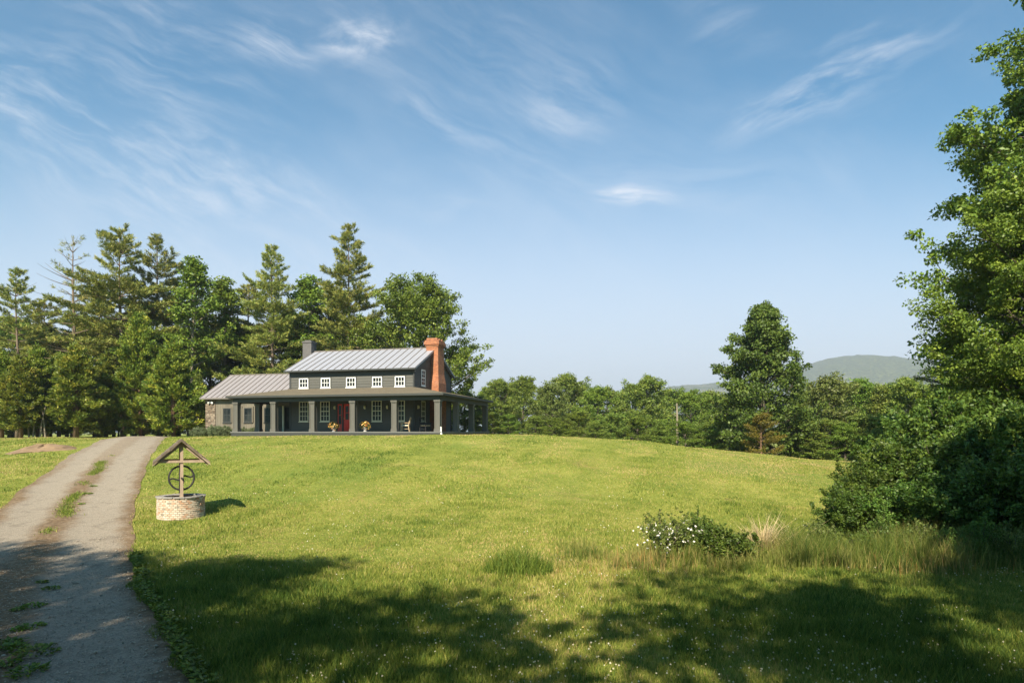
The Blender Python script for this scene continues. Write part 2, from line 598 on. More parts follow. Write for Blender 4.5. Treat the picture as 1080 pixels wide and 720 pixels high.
# mountain far behind
def mountain(name, table, Y0, depth, label, seed):
    r = np.random.default_rng(seed)
    xs_px = np.linspace(table[0][0], table[-1][0], 160)
    hp = np.interp(xs_px, [t[0] for t in table], [t[1] for t in table])
    hp = smooth(hp, 3)
    nv = 40
    V = []
    for j in range(nv):
        s = -1 + 2 * j / (nv - 1)
        k = math.cos(s * math.pi / 2) ** 0.8
        for i, px in enumerate(xs_px):
            x = (px - 540) / FPX * Y0
            z = max((455 - hp[i]) / FPX * Y0 + EYE, 0) * k
            n = 9 * math.sin(x * 0.021 + s * 5) * math.sin(x * 0.013 + seed + s * 9) + 5 * math.sin(x * 0.05 + s * 14)
            V.append((x, Y0 + s * depth, z + n * k * (1 - k) * 3 + (r.normal() * 1.5) * k - 6 * (1 - k)))
    n_ = len(xs_px)
    F = [(j * n_ + i, j * n_ + i + 1, (j + 1) * n_ + i + 1, (j + 1) * n_ + i) for j in range(nv - 1) for i in range(n_ - 1)]
    me = bpy.data.meshes.new(name)
    me.from_pydata(V, [], F)
    me.polygons.foreach_set('use_smooth', [True] * len(me.polygons))
    me.update()
    m, h, b, o = newmat(name)
    co = h.n('ShaderNodeTexCoord').outputs['Object']
    nz = h.noise(co, 0.085, 5, 0.7)
    nb = h.noise(h.mapping(co, scale=(1, 1, 4)), 0.004, 4, 0.6)
    cc = h.ramp(nz.outputs[0], [(0.38, (0.020, 0.036, 0.012)), (0.62, (0.115, 0.135, 0.045))])
    cc = h.mix(h.math('MULTIPLY', h.ss(nb.outputs[0], 0.60, 0.66), 0.35), cc, (0.30, 0.27, 0.24))
    h.set(b, 'Base Color', cc)
    h.set(b, 'Roughness', 1.0)
    bump(h, b, nz.outputs[0], 1.0, 14.0)
    tag(link(name, me, m), label, 'hill', kind='structure')


mountain('mountain', [(640, 470), (690, 409), (750, 405), (800, 396), (840, 389), (862, 381), (884, 376), (905, 376.5), (930, 380), (965, 384),
                      (1010, 398), (1080, 420), (1180, 440), (1280, 470)], 2500, 800, 'hazy wooded mountain on the horizon', 3)

# haze: even thin air round the whole scene, the sky outside
hz = MB()
hz.box(-4300, 4300, -500, 4400, -8, 330)
m = bpy.data.materials.new('haze')
m.use_nodes = True
nt = m.node_tree
for n in list(nt.nodes): nt.nodes.remove(n)
h = NT(nt)
HAZE = 0.00028
pv = h.n('ShaderNodeVolumePrincipled', {'Color': (0.80, 0.88, 1.0), 'Density': HAZE, 'Anisotropy': 0.2})
h.n('ShaderNodeOutputMaterial', {'Volume': pv.outputs[0]})
tag(hz.build('haze', m), 'thin even haze in the air', 'haze', kind='stuff')

# ================================================================== THE FARMHOUSE
HX, HY, HZ = -5.31, 47.0, 3.2
TH = R(-14.5)
house = empty('farmhouse', (HX, HY, HZ), TH, 'dark grey clapboard farmhouse with metal roofs and wraparound porch on the hilltop', 'house')

M['siding'] = plain('dark_siding', (0.068, 0.067, 0.060), 0.65, 0.14, 3.0, stretch=(0.5, 0.5, 4))
M['trim_dark'] = plain('dark_trim', (0.036, 0.038, 0.037), 0.6, 0.1, 3.0)
M['post'] = plain('grey_post_paint', (0.090, 0.086, 0.076), 0.6, 0.12, 3.0, stretch=(1, 1, 0.3))
M['white'] = plain('white_paint', (0.78, 0.78, 0.76), 0.5, 0.05, 4.0)
M['cream'] = plain('cream_paint', (0.66, 0.62, 0.48), 0.5, 0.06, 4.0)
M['deck'] = plain('grey_deck', (0.115, 0.115, 0.112), 0.7, 0.15, 2.0, stretch=(0.3, 4, 1))
M['shingle'] = plain('weathered_shingle', (0.120, 0.100, 0.070), 0.9, 0.3, 9.0, stretch=(1, 2.5, 2.5), spec=0.2, bumps=0.4)
M['metal_main'] = plain('grey_roof_metal', (0.345, 0.352, 0.40), 0.42, 0.05, 0.7, metal=0.25)
M['metal_wing'] = plain('taupe_roof_metal', (0.27, 0.25, 0.262), 0.45, 0.06, 0.7, metal=0.2)
M['seam'] = plain('roof_seam', (0.17, 0.148, 0.135), 0.5, 0.05, 2.0, metal=0.2)
M['taupe'] = plain('taupe_boards', (0.130, 0.114, 0.088), 0.85, 0.18, 2.5, stretch=(7, 7, 0.5))
M['red'] = plain('red_door_paint', (0.66, 0.030, 0.018), 0.35, 0.08, 3.0)
M['brass'] = plain('brass', (0.55, 0.40, 0.14), 0.3, 0.05, 3.0, metal=0.9)
M['black_metal'] = plain('black_iron', (0.022, 0.021, 0.022), 0.55, 0.2, 6.0)
M['light_wood'] = plain('light_wood', (0.46, 0.34, 0.20), 0.6, 0.15, 4.0)
M['dark_wood'] = plain('dark_wood', (0.10, 0.072, 0.05), 0.6, 0.2, 4.0)
M['stone_pot'] = plain('pale_stone', (0.36, 0.36, 0.37), 0.8, 0.2, 8.0)
M['sconce'] = plain('ivory_sconce', (0.70, 0.64, 0.42), 0.5, 0.05, 5.0)

m, h, b, o = newmat('window_glass')
co = h.n('ShaderNodeTexCoord').outputs['Object']
nz = h.noise(co, 1.6, 3, 0.5)
h.set(b, 'Base Color', h.ramp(nz.outputs[0], [(0.35, (0.006, 0.008, 0.010)), (0.7, (0.030, 0.034, 0.034))]))
h.set(b, 'Roughness', 0.08)
h.set(b, 'Specular IOR Level', 0.15)
bump(h, b, h.noise(co, 0.9, 2).outputs[0], 0.08, 0.05)
M['glass'] = m

m, h, b, o = newmat('chimney_brick')
co = h.n('ShaderNodeTexCoord').outputs['Object']
s_ = h.n('ShaderNodeSeparateXYZ', {0: co})
bv = h.n('ShaderNodeCombineXYZ', {0: h.math('ADD', s_.outputs[0], s_.outputs[1]), 1: s_.outputs[2], 2: 0.0})
bt = h.n('ShaderNodeTexBrick', {'Vector': bv.outputs[0], 'Color1': (0.185, 0.045, 0.016, 1), 'Color2': (0.36, 0.118, 0.040, 1),
                                'Mortar': (0.27, 0.17, 0.115, 1), 'Scale': 1.0, 'Brick Width': 0.23, 'Row Height': 0.078, 'Mortar Size': 0.010, 'Bias': 0.1})
nb = h.noise(co, 1.1, 5, 0.65)
cc = h.mix(h.math('MULTIPLY', h.ss(nb.outputs[0], 0.56, 0.72), 0.5), bt.outputs[0], (0.38, 0.20, 0.13))
cc = h.mix(h.math('MULTIPLY', h.ss(h.noise(co, 2.6, 4, 0.6).outputs[0], 0.56, 0.68), 0.6), cc, (0.14, 0.05, 0.03))
h.set(b, 'Base Color', cc)
h.set(b, 'Roughness', 0.9)
bump(h, b, bt.outputs[1], -0.5, 0.01)
M['brick'] = m

m, h, b, o = newmat('field_stone')
co = h.n('ShaderNodeTexCoord').outputs['Object']
vo = h.n('ShaderNodeTexVoronoi', {'Vector': h.mapping(co, scale=(1, 1, 1.8)), 'Scale': 3.2})
vd = h.n('ShaderNodeTexVoronoi', {'Vector': h.mapping(co, scale=(1, 1, 1.8)), 'Scale': 3.2}, feature='DISTANCE_TO_EDGE')
cc = h.ramp(vo.outputs['Color'], [(0.1, (0.07, 0.048, 0.033)), (0.45, (0.15, 0.11, 0.078)), (0.8, (0.25, 0.20, 0.15)), (1.0, (0.14, 0.08, 0.05))])
cc = h.mix(h.ss(vd.outputs[0], 0.06, 0.0), cc, (0.16, 0.14, 0.115))
h.set(b, 'Base Color', cc)
h.set(b, 'Roughness', 0.95)
bump(h, b, h.ss(vd.outputs[0], 0.0, 0.1), 0.9, 0.06)
M['stone'] = m

# local frame: x = right along the front, y = into the house, origin at the corner post
U1, U2, V1, V2 = 3.15, 14.05, 3.1, 11.4          # main block
ZE, ZR = 4.95, 7.0                                # eave and ridge height
VR = 0.5 * (V1 + V2)


def frame_m(origin, ang):
    """local wall frame: x along the wall, y into the wall, z up"""
    return Matrix.Translation(Vector(origin)) @ Matrix.Rotation(ang, 4, 'Z')


def lap_siding(mb, mt, length, z0, z1, board, holes, thick=0.035, zlim=None):
    """overlapping boards on the wall plane y=0, facing -y, with rectangular holes (x0,x1,z0,z1)"""
    z = z0
    k = 0
    while z < z1 - 0.01:
        zt = min(z + board, z1)
        segs = [(0.0, length)]
        if zlim is not None:
            segs = [zlim(0.5 * (z + zt))]
            if segs[0][1] - segs[0][0] < 0.05: break
        for (a, b2, c, d) in holes:
            if d <= z + 0.02 or c >= zt - 0.02: continue
            ns = []
            for s0, s1 in segs:
                if b2 <= s0 or a >= s1: ns.append((s0, s1)); continue
                if a > s0: ns.append((s0, a))
                if b2 < s1: ns.append((b2, s1))
            segs = ns
        for s0, s1 in segs:
            tn = 0.5 + 0.25 * math.sin(k * 12.9898 + s0 * 3.1)
            pr = [(0, z), (-thick, z), (-0.006, zt), (0, zt)]
            vs = [mt @ Vector((x, y, zz)) for x in (s0, s1) for y, zz in pr]
            mb.add(vs, [(0, 1, 2, 3), (7, 6, 5, 4), (0, 4, 5, 1), (1, 5, 6, 2), (2, 6, 7, 3), (3, 7, 4, 0)], tn)
        z = zt
        k += 1


def window(mt, cx, z0, wd, ht, cols, rows, mat, sash=True, casing=None, name='window'):
    """a sash window set in the wall plane of frame mt"""
    fr = MB()
    x0, x1, z1 = cx - wd / 2, cx + wd / 2, z0 + ht
    fw, mu = 0.075, 0.034
    for (a, b2, c, d) in [(x0, x1, z1 - fw, z1), (x0, x1, z0, z0 + fw * 1.2), (x0, x0 + fw, z0 + fw * 1.2, z1 - fw), (x1 - fw, x1, z0 + fw * 1.2, z1 - fw)]:
        fr.box(a, b2, -0.05, 0.0, c, d, m=mt)
    for i in range(1, cols):
        x = x0 + fw + (wd - 2 * fw) * i / cols
        fr.box(x - mu / 2, x + mu / 2, -0.026, -0.004, z0 + fw * 1.2, z1 - fw, m=mt)
    for j in range(1, rows):
        z = z0 + fw * 1.2 + (ht - 2.2 * fw) * j / rows
        t = 0.06 if (sash and j * 2 == rows) else mu
        fr.box(x0 + fw, x1 - fw, -0.030, -0.002, z - t / 2, z + t / 2, m=mt)
    wo_ = fr.build(name, mat, house)
    pn = MB()
    pn.box(x0 + fw * .7, x1 - fw * .7, -0.014, 0.02, z0 + fw * .7, z1 - fw * .7, m=mt)
    pn.build('pane', M['glass'], wo_)
    si = MB()
    si.box(x0 - 0.05, x1 + 0.05, -0.085, 0.0, z0 - 0.05, z0 - 0.002, m=mt)
    si.build('sill', mat, wo_)
    if casing is not None:
        ca = MB()
        cw = 0.09
        ca.box(x0 - cw, x0 - .002, -0.042, 0.0, z0 - 0.02, z1 + cw, m=mt)
        ca.box(x1 + .002, x1 + cw, -0.042, 0.0, z0 - 0.02, z1 + cw, m=mt)
        ca.box(x0 - .002, x1 + .002, -0.042, 0.0, z1 + .002, z1 + cw, m=mt)
        ca.build('casing', casing, wo_)
    return wo_


def win_hole(cx, z0, wd, ht, c=0.09):
    return (cx - wd / 2 - c, cx + wd / 2 + c, z0 - 0.05, z0 + ht + c)


def front_x(px, v):
    """distance along the front (local x) of a feature seen at pixel px on the plane y=v"""
    k = (px - 540) / FPX
    c, s = math.cos(-TH), math.sin(-TH)
    # X = HX + x c + v s ; Y = HY - x s + v c
    return (k * (HY + v * c) - HX - v * s) / (c + k * s)


mf = frame_m((-U2, V1, 0), 0)                    # front wall frame: x from the left corner
mr = frame_m((-U1, V1, 0), R(90))                # right gable wall: x from the front corner backwards
ml = frame_m((-U2, V2, 0), R(-90))               # left wall: from the back corner forwards
mbk = frame_m((-U1, V2, 0), R(180))
LF, LS = U2 - U1, V2 - V1

up_x = [front_x(p, V1) + U2 for p in (320.5, 343.6, 370.3, 397.9, 421.9)]
lo_x = [front_x(p, V1) + U2 for p in (320.6, 343.0, 397.5, 421.8)]
UPW, LOW = (0.84, 0.80, 3.52), (0.86, 1.66, 0.80)
door_c = front_x(366.6, V1) + U2
holes = [win_hole(x, UPW[2], UPW[0], UPW[1]) for x in up_x] + [win_hole(x, LOW[2], LOW[0], LOW[1]) for x in lo_x]
holes.append((door_c - 0.93, door_c + 0.62, 0, 2.35))

# core of the main block and its gables
cb = MB()
cb.box(-U2 + .002, -U1 - .002, V1 + .002, V2 - .002, -0.3, ZE)
for sx in (-U2 + .002, -U1 - .15):
    cb.prism([(sx, V1 + .002, ZE), (sx, V2 - .002, ZE), (sx, VR, ZR - 0.12)], [(sx + .148, V1 + .002, ZE), (sx + .148, V2 - .002, ZE), (sx + .148, VR, ZR - 0.12)])
lap_siding(cb, mf, LF, 0.0, 4.42, 0.21, holes)


def gable_lim(z):
    if z < ZE: return (0.0, LS)
    k = (ZR - 0.15 - z) / (ZR - 0.15 - ZE)
    return (LS / 2 * (1 - k), LS / 2 * (1 + k))


gw_v = 4.84 - V1                                  # gable window, seen edge-on beside the chimney
g_holes = [win_hole(gw_v, 3.65, 0.86, 1.3), win_hole(gw_v, 0.8, 0.86, 1.66), (LS / 2 - .95, LS / 2 + .95, -1, 9)]
lap_siding(cb, mr, LS, 0.0, ZR - 0.2, 0.21, g_holes, zlim=gable_lim)
lap_siding(cb, ml, LS, 0.0, ZR - 0.2, 0.21, [], zlim=gable_lim)
lap_siding(cb, mbk, LF, 0.0, 4.9, 0.21, [])
cb.build('wall', M['siding'], house)
tr = MB()
tr.box(0.10, LF - 0.10, -0.048, -0.001, 4.425, 4.93, m=mf)                       # frieze, its dark tone standing in for shade under the eave
tr.build('frieze', M['trim_dark'], house)
for mt_, xa_, xb2 in ((mf, -.055, .10), (mf, LF - .10, LF), (mr, -.055, .10), (mr, LS - .10, LS)):
    tr = MB(); tr.box(xa_, xb2, -0.055, 0.0, -0.02, 4.93, m=mt_)
    tr.build('corner_trim', M['trim_dark'], house)

for x in up_x: window(mf, x, UPW[2], UPW[0], UPW[1], 3, 2, M['white'], sash=False, casing=M['trim_dark'])
for x in lo_x: window(mf, x, LOW[2], LOW[0], LOW[1], 3, 4, M['cream'], casing=M['trim_dark'])
window(mr, gw_v, 3.65, 0.86, 1.3, 2, 4, M['white'], casing=M['dark_wood'])
window(mr, gw_v, 0.8, 0.86, 1.66, 3, 4, M['cream'], casing=M['trim_dark'])

# front door, with sidelight, in a dark frame
db = MB()
dx0, dx1 = door_c - 0.33, door_c + 0.58
db.box(dx0, dx1, -0.03, 0.02, 0.03, 0.55, m=mf)
for a, b2, c, d in ((dx0, dx0 + .15, .55, 2.2), (dx1 - .15, dx1, .55, 2.2), (dx0 + .15, dx1 - .15, 2.05, 2.2), (dx0 + .15, dx1 - .15, .55, .95)):
    db.box(a, b2, -0.03, 0.02, c, d, m=mf)
db.box(dx0 + .43, dx0 + .48, -0.026, 0.02, .95, 2.05, m=mf)
db.box(dx0 + .15, dx1 - .15, -0.024, 0.02, 1.48, 1.53, m=mf)
for k in (0, 1):
    db.box(dx0 + .16 + k * .31, dx0 + .42 + k * .31, -0.045, -0.028, .14, .5, m=mf)
door = db.build('front_door', M['red'], house)
door['label'] = 'red front door with glazed upper half'
gp = MB(); gp.box(dx0 + .14, dx1 - .14, -0.008, 0.015, .94, 2.06, m=mf); gp.build('pane', M['glass'], door)
kb = MB(); kb.lathe([(0.012, 0), (0.04, .01), (0.04, .04), (.01, .06)], 10); ko = kb.build('handle', M['brass'], door)
ko.matrix_local = mf @ Matrix.Translation((dx0 + .07, -0.03, 1.05)) @ Matrix.Rotation(R(90), 4, 'X')
df = MB()
for a, b2, c, d in ((dx0 - .62, dx0 - .52, 0, 2.34), (dx0 - .12, dx0 - .004, 0, 2.205), (dx1 + .004, dx1 + .05, 0, 2.205), (dx0 - .52, dx1 + .05, 2.205, 2.34)):
    df.box(a, b2, -0.07, 0.0, c, d, m=mf)
df.build('door_frame', M['trim_dark'], house)
slt = MB()
for a, b2, c, d in ((dx0 - .52, dx0 - .45, 0.02, 2.2), (dx0 - .19, dx0 - .122, 0.02, 2.2), (dx0 - .45, dx0 - .19, 0.02, .6), (dx0 - .45, dx0 - .19, 2.1, 2.2), (dx0 - .45, dx0 - .19, 1.3, 1.34)):
    slt.box(a, b2, -0.035, 0.01, c, d, m=mf)
so = slt.build('sidelight', M['red'], house)
sg = MB(); sg.box(dx0 - .46, dx0 - .18, -0.006, 0.012, .58, 2.12, m=mf); sg.build('pane', M['glass'], so)

# metal roofs with standing seams
def gable_roof(name, u0, u1, va, vb, vr, ze, zr, mat, nseam, th=0.09):
    rb = MB(); sb = MB()
    for (ve, s) in ((va, 1), (vb, -1)):
        run = vr - ve
        rise = zr - ze
        L = math.hypot(run, rise)
        nrm = Vector((0, -rise * s, abs(run))).normalized()
        for (x0_, x1_) in ((u0, u1),):
            p = [Vector((x0_, ve, ze)), Vector((x1_, ve, ze)), Vector((x1_, vr, zr)), Vector((x0_, vr, zr))]
            rb.prism([q - Vector((0, 0, th)) for q in p], p) if s > 0 else rb.prism([q - Vector((0, 0, th)) for q in reversed(p)], list(reversed(p)))
        for k in range(nseam + 1):
            x = u0 + (u1 - u0) * k / nseam
            x = min(max(x, u0 + .02), u1 - .02)
            a = Vector((x, ve, ze)); c = Vector((x, vr, zr))
            w_ = Vector((0.022, 0, 0)); up = nrm * 0.045
            sb.prism([a - w_, a + w_, c + w_, c - w_], [a - w_ + up, a + w_ + up, c + w_ * 0.9 + up, c - w_ + up])
    sb.tube([(u0, vr, zr + .02), (u1, vr, zr + .02)], 0.06, 6)
    ro = rb.build(name, mat, house)
    sb.build('roof_seam', M['seam'], ro)
    return ro


gable_roof('roof', -U2 - 0.3, -U1 + 0.28, V1 - 0.38, V2 + 0.38, VR, ZE - 0.02, ZR, M['metal_main'], 18)
gt = MB()
gt.box(-U2 - .3, -U1 + .3, V1 - .50, V1 - .385, ZE - .15, ZE - .03)
gt.build('gutter', M['trim_dark'], house)
ds = MB()
ds.tube([(-U1 + .02, V1 - .42, ZE - .12), (-U1 + .02, V1 - .10, ZE - .42), (-U1 + .02, V1 - .10, 3.4)], 0.045, 8)
ds.build('downspout', M['trim_dark'], house)
rk = MB()                                          # rake boards of the right gable
for s, ve in ((1, V1 - .38), (-1, V2 + .38)):
    a0 = Vector((-U1 + .215, ve, ZE - .115)); c0 = Vector((-U1 + .215, VR, ZR - .095))
    dn = Vector((0, 0, -.2)); dx = Vector((.045, 0, 0))
    rk.prism([a0, c0, c0 + dn, a0 + dn] if s > 0 else [c0, a0, a0 + dn, c0 + dn], [a0 + dx, c0 + dx, c0 + dn + dx, a0 + dn + dx] if s > 0 else [c0 + dx, a0 + dx, a0 + dn + dx, c0 + dn + dx])
rk.build('rake_board', M['trim_dark'], house)

# brick chimney on the right gable
cbm = MB()
cx0 = -U1 + 0.002
def chim(z0, z1, d0, w0, d1, w1):
    f_ = lambda d, w_, z: [(cx0, VR - w_ / 2, z), (cx0 + d, VR - w_ / 2, z), (cx0 + d, VR + w_ / 2, z), (cx0, VR + w_ / 2, z)]
    cbm.prism(f_(d0, w0, z0), f_(d1, w1, z1))
chim(-0.4, 4.0, 0.76, 1.78, 0.76, 1.78)
chim(4.0, 4.75, 0.76, 1.78, 0.66, 1.42)
chim(4.75, 6.95, 0.66, 1.42, 0.62, 1.34)
cbm.box(cx0 - .42, cx0, VR - .67, VR + .67, 6.6, 6.95)
xa, xb = cx0 - .42, cx0 + .62
for k, (z0, z1, g) in enumerate(((6.952, 7.08, .02), (7.08, 7.2, .08), (7.2, 7.42, .15), (7.42, 7.56, .09))):
    cbm.box(xa - g, xb + g, VR - .67 - g, VR + .67 + g, z0, z1)
for yy in (VR - .70, VR - .14, VR + .42):
    cbm.box(xa + .05, xb - .05, yy, yy + .28, 7.56, 7.74)
co_ = cbm.build('brick_chimney', M['brick'], house)
# small grey chimney at the left end of the ridge
sc_m = MB()
sx = front_x(326.5, VR)
sc_m.box(sx - .42, sx + .42, VR - .42, VR + .42, 6.2, 7.78)
sc_m.box(sx - .47, sx + .47, VR - .47, VR + .47, 7.78, 7.92)
sc_m.box(sx - .30, sx + .30, VR - .30, VR + .30, 7.92, 8.02)
sc_m.build('grey_chimney', plain('grey_chimney_render', (0.095, 0.09, 0.092), 0.85, 0.2, 5.0), house)

# wing to the left
WU0, WU1, WV0, WV1 = U2 + .01, 23.35, 4.6, 11.6
WZE, WZR, WVR = 2.93, 5.2, 8.1
mw = frame_m((-WU1, WV0, 0), 0)
LW = WU1 - WU0
wx = [front_x(p, WV0) + WU1 for p in (239.6, 261.8, 283.0)]
wb = MB()
wb.box(-WU1 + .002, -WU0, WV0 + .06, WV1, -0.5, WZE - .05)
wb.prism([(-WU1 + .002, WV0 + .06, WZE - .05), (-WU1 + .002, WV1, WZE - .05), (-WU1 + .002, WVR, WZR - .12)],
         [(-WU0, WV0 + .06, WZE - .05), (-WU0, WV1, WZE - .05), (-WU0, WVR, WZR - .12)])
door_x = front_x(299.0, WV0) + WU1
stone_w = 0.95
whole = [(x - .48, x + .48, 0.72, 2.12) for x in wx] + [(door_x - .75, door_x + .95, -1, 2.2)]
# vertical boards split round the openings
xb_ = stone_w
k = 0
while xb_ < LW - .01:
    xe = min(xb_ + 0.24, LW)
    zs = [(-0.45, WZE - .05)]
    for a, b2, c, d in whole:
        if b2 <= xb_ + .06 or a >= xe - .06: continue
        ns = []
        for s0, s1 in zs:
            if c > s0: ns.append((s0, min(c, s1)))
            if d < s1: ns.append((max(d, s0), s1))
        zs = ns
    for s0, s1 in zs:
        wb.box(xb_ + .004, xe - .004, 0.0, 0.058, s0, s1, 0.5 + 0.22 * math.sin(k * 7.3), m=mw)
    xb_ = xe; k += 1
wing = wb.build('wing_wall', M['taupe'], house)
st = MB()
st.box(-0.06, stone_w - .004, -0.05, 0.058, -0.5, WZE - .06, m=mw)
st.box(-0.06, -.002, 0.058, 6.9, -0.5, WZE - .06, m=mw)
st.build('stone_corner', M['stone'], house)
for x in wx:
    o_ = window(mw, x, 0.78, 0.80, 1.26, 2, 2, M['trim_dark'], sash=False, casing=M['taupe'])
gable_roof('wing_roof', -WU1 - .32, -WU0 - .0, WV0 - .42, WV1 + .42, WVR, WZE, WZR, M['metal_wing'], 17)
wg = MB(); wg.box(-WU1 - .32, -WU0, WV0 - .50, WV0 - .425, WZE - .13, WZE - .015); wg.build('wing_fascia', M['seam'], house)
# glazed side door and its jamb in the angle between wing and main block
sd = MB()
for a, b2, c, d in ((door_x - .72, door_x - .60, 0, 2.18), (door_x + .05, door_x + .17, 0, 2.18), (door_x + .80, door_x + .92, 0, 2.18), (door_x - .60, door_x + .05, 2.06, 2.18), (door_x + .17, door_x + .80, 2.06, 2.18), (door_x + .17, door_x + .80, 0, .22), (door_x - .6, door_x + .05, 0, .22)):
    sd.box(a, b2, -0.02, 0.05, c, d, m=mw)
sdo = sd.build('side_door', M['trim_dark'], house)
sp_ = MB(); sp_.box(door_x - .61, door_x + .81, 0.0, 0.04, .2, 2.07, m=mw); sp_.build('pane', M['glass'], sdo)
jb = MB(); jb.box(door_x - .06, door_x + .08, -0.10, -0.022, 0, 2.18, m=mw); jb.build('door_jamb', M['cream'], sdo)
hd = MB(); hd.box(door_x - .85, door_x + .95, -0.07, -0.003, 2.21, 2.46, m=mw); hd.build('door_header', M['taupe'], house)

# porch: deck, posts, beam, hipped roof
PL = 16.75
pdk = MB()
pdk.box(-PL - .35, .35, -.35, V1 - .04, -0.10, 0.0)
pdk.box(-U1 + .06, .35, V1 - .04, 12.0, -0.10, -0.001)
pdk.box(-PL - .35, -U2 - .0, V1 - .04, WV0 - .06, -0.10, -.001)
pdk.build('porch_deck', M['deck'], house)
pk = MB()
pk.box(-PL - .30, .30, -.30, -.26, -0.75, -0.102)
pk.box(.26, .30, -.26, 11.95, -0.9, -0.102)
pk.box(-PL - .30, -PL - .26, -.26, WV0 - .1, -0.75, -0.102)
pk.build('porch_skirt', M['trim_dark'], house)


def porch_post():
    p = MB()
    p.box(-.18, .18, -.18, .18, 0.22, 2.1)
    p.box(-.24, .24, -.24, .24, 0.001, 0.18); p.box(-.22, .22, -.22, .22, 0.18, 0.22)
    p.box(-.22, .22, -.22, .22, 2.1, 2.15); p.box(-.25, .25, -.25, .25, 2.15, 2.28)
    for sx_ in (-1, 1):                            # raised edge strips
        for sy_ in (-1, 1):
            p.box(sx_ * .17 - .035, sx_ * .17 + .035, sy_ * .17 - .035, sy_ * .17 + .035, 0.221, 2.099)
    return p.mesh('porch_post')


pm = porch_post()
post_spots = [(-PL + i * PL / 5, 0) for i in range(6)] + [(0, 3.88), (0, 7.76), (0, 11.65), (-PL, 2.72)]
for i, (x, y) in enumerate(post_spots):
    o_ = link('porch_post', pm, M['post'], house)
    o_.location = (x, y, 0)
bm_ = MB()
bm_.box(-PL - .2, .2, -.2, .2, 2.282, 2.56)
bm_.box(-.2, .2, .2, 11.9, 2.282, 2.56)
bm_.box(-PL - .2, -PL + .2, .2, WV0 - .5, 2.282, 2.56)
bm_.build('porch_beam', M['trim_dark'], house)
cl_ = MB()
cl_.box(-PL - .45, .45, -.45, V1 - .06, 2.562, 2.60)
cl_.box(-U1 + .07, .45, V1 - .06, 12.15, 2.562, 2.60)
cl_.build('porch_ceiling', M['trim_dark'], house)
pr_ = MB()
E, ZP, ZW = .52, 2.74, 3.46
def slab(p, th=.12):
    pr_.prism([(a, b2, c - th) for a, b2, c in p], p)
A_, B_ = (-PL - E, -E, ZP), (E, -E, ZP)
C_, D_ = (-U1 + .04, V1 - .06, ZW), (-U2 - .05, V1 - .06, ZW)
slab([A_, B_, C_, D_])
slab([B_, (E, 12.2, ZP), (-U1 + .04, 12.2, ZW), C_])
slab([(-PL - E, WV0 - .5, ZP + .05), A_, D_, (-U2 - .05, WV0 - .3, ZW + .0)])
pr_.build('porch_roof', M['shingle'], house)
pg = MB()
pg.box(-PL - E - .06, E + .10, -E - .09, -E - .003, 2.60, 2.755)
pg.box(E + .003, E + .10, -E, 12.2, 2.60, 2.755)
pg.box(-PL - E - .06, -PL - E - .003, -E, WV0 - .5, 2.60, 2.755)
pg.build('porch_gutter', M['trim_dark'], house)
fl = MB(); fl.box(-PL - E, E, -E - .092, -E + .1, 2.757, 2.785); fl.build('drip_edge', M['taupe'], house)
el = MB()
el.tube([(.30, -.22, 0.35), (.30, -.22, -.05), (.42, -.42, -.22), (.62, -.6, -.25)], .06, 8)
el.build('drain_elbow', M['white'], house)
sv = MB()
svx = front_x(223.5, WV0)
sv.box(svx - .12, svx + .12, WV0 - .09, WV0 - .052, 2.5, 2.62); sv.tube([(svx - .12, WV0 - .1, 2.55), (svx - .2, WV0 - .26, 2.48)], [.05, .09], 8); sv.tube([(svx + .12, WV0 - .1, 2.55), (svx + .2, WV0 - .26, 2.5)], [.05, .09], 8)
sv.build('security_light', M['white'], house)
for px in (353.6, 385.2, 408.9):
    s = MB(); x = front_x(px, V1)
    s.box(x - .05, x + .05, V1 - .06, V1 - .037, 1.78, 2.06); s.lathe([(.05, 0), (.08, .05), (.08, .2), (.03, .26)], 8, (x, V1 - .13, 1.80))
    s.build('wall_lamp', M['sconce'], house)
s = MB(); s.lathe([(.05, 0), (.08, .05), (.08, .2), (.03, .26)], 8, (-U1 + .13, V1 + .55, 1.8)); s.box(-U1 + .037, -U1 + .06, V1 + .5, V1 + .6, 1.78, 2.06); s.build('wall_lamp', M['sconce'], house)


# furniture on the porch
def hpos(x, y, z=0.0):
    return house.matrix_basis @ Vector((x, y, z))


house_mw = Matrix.Translation((HX, HY, HZ)) @ Matrix.Rotation(TH, 4, 'Z')


def on_porch(x, y, z=0.0):
    return house_mw @ Vector((x, y, z))


M['bloom_yellow'] = leafmat('bloom_yellow', (0.42, 0.10, 0.05), (0.62, 0.34, 0.06), (0.75, 0.52, 0.30), 0.2)
M['planter_leaf'] = leafmat('planter_leaf', (0.03, 0.07, 0.015), (0.07, 0.13, 0.03), (0.13, 0.19, 0.05))


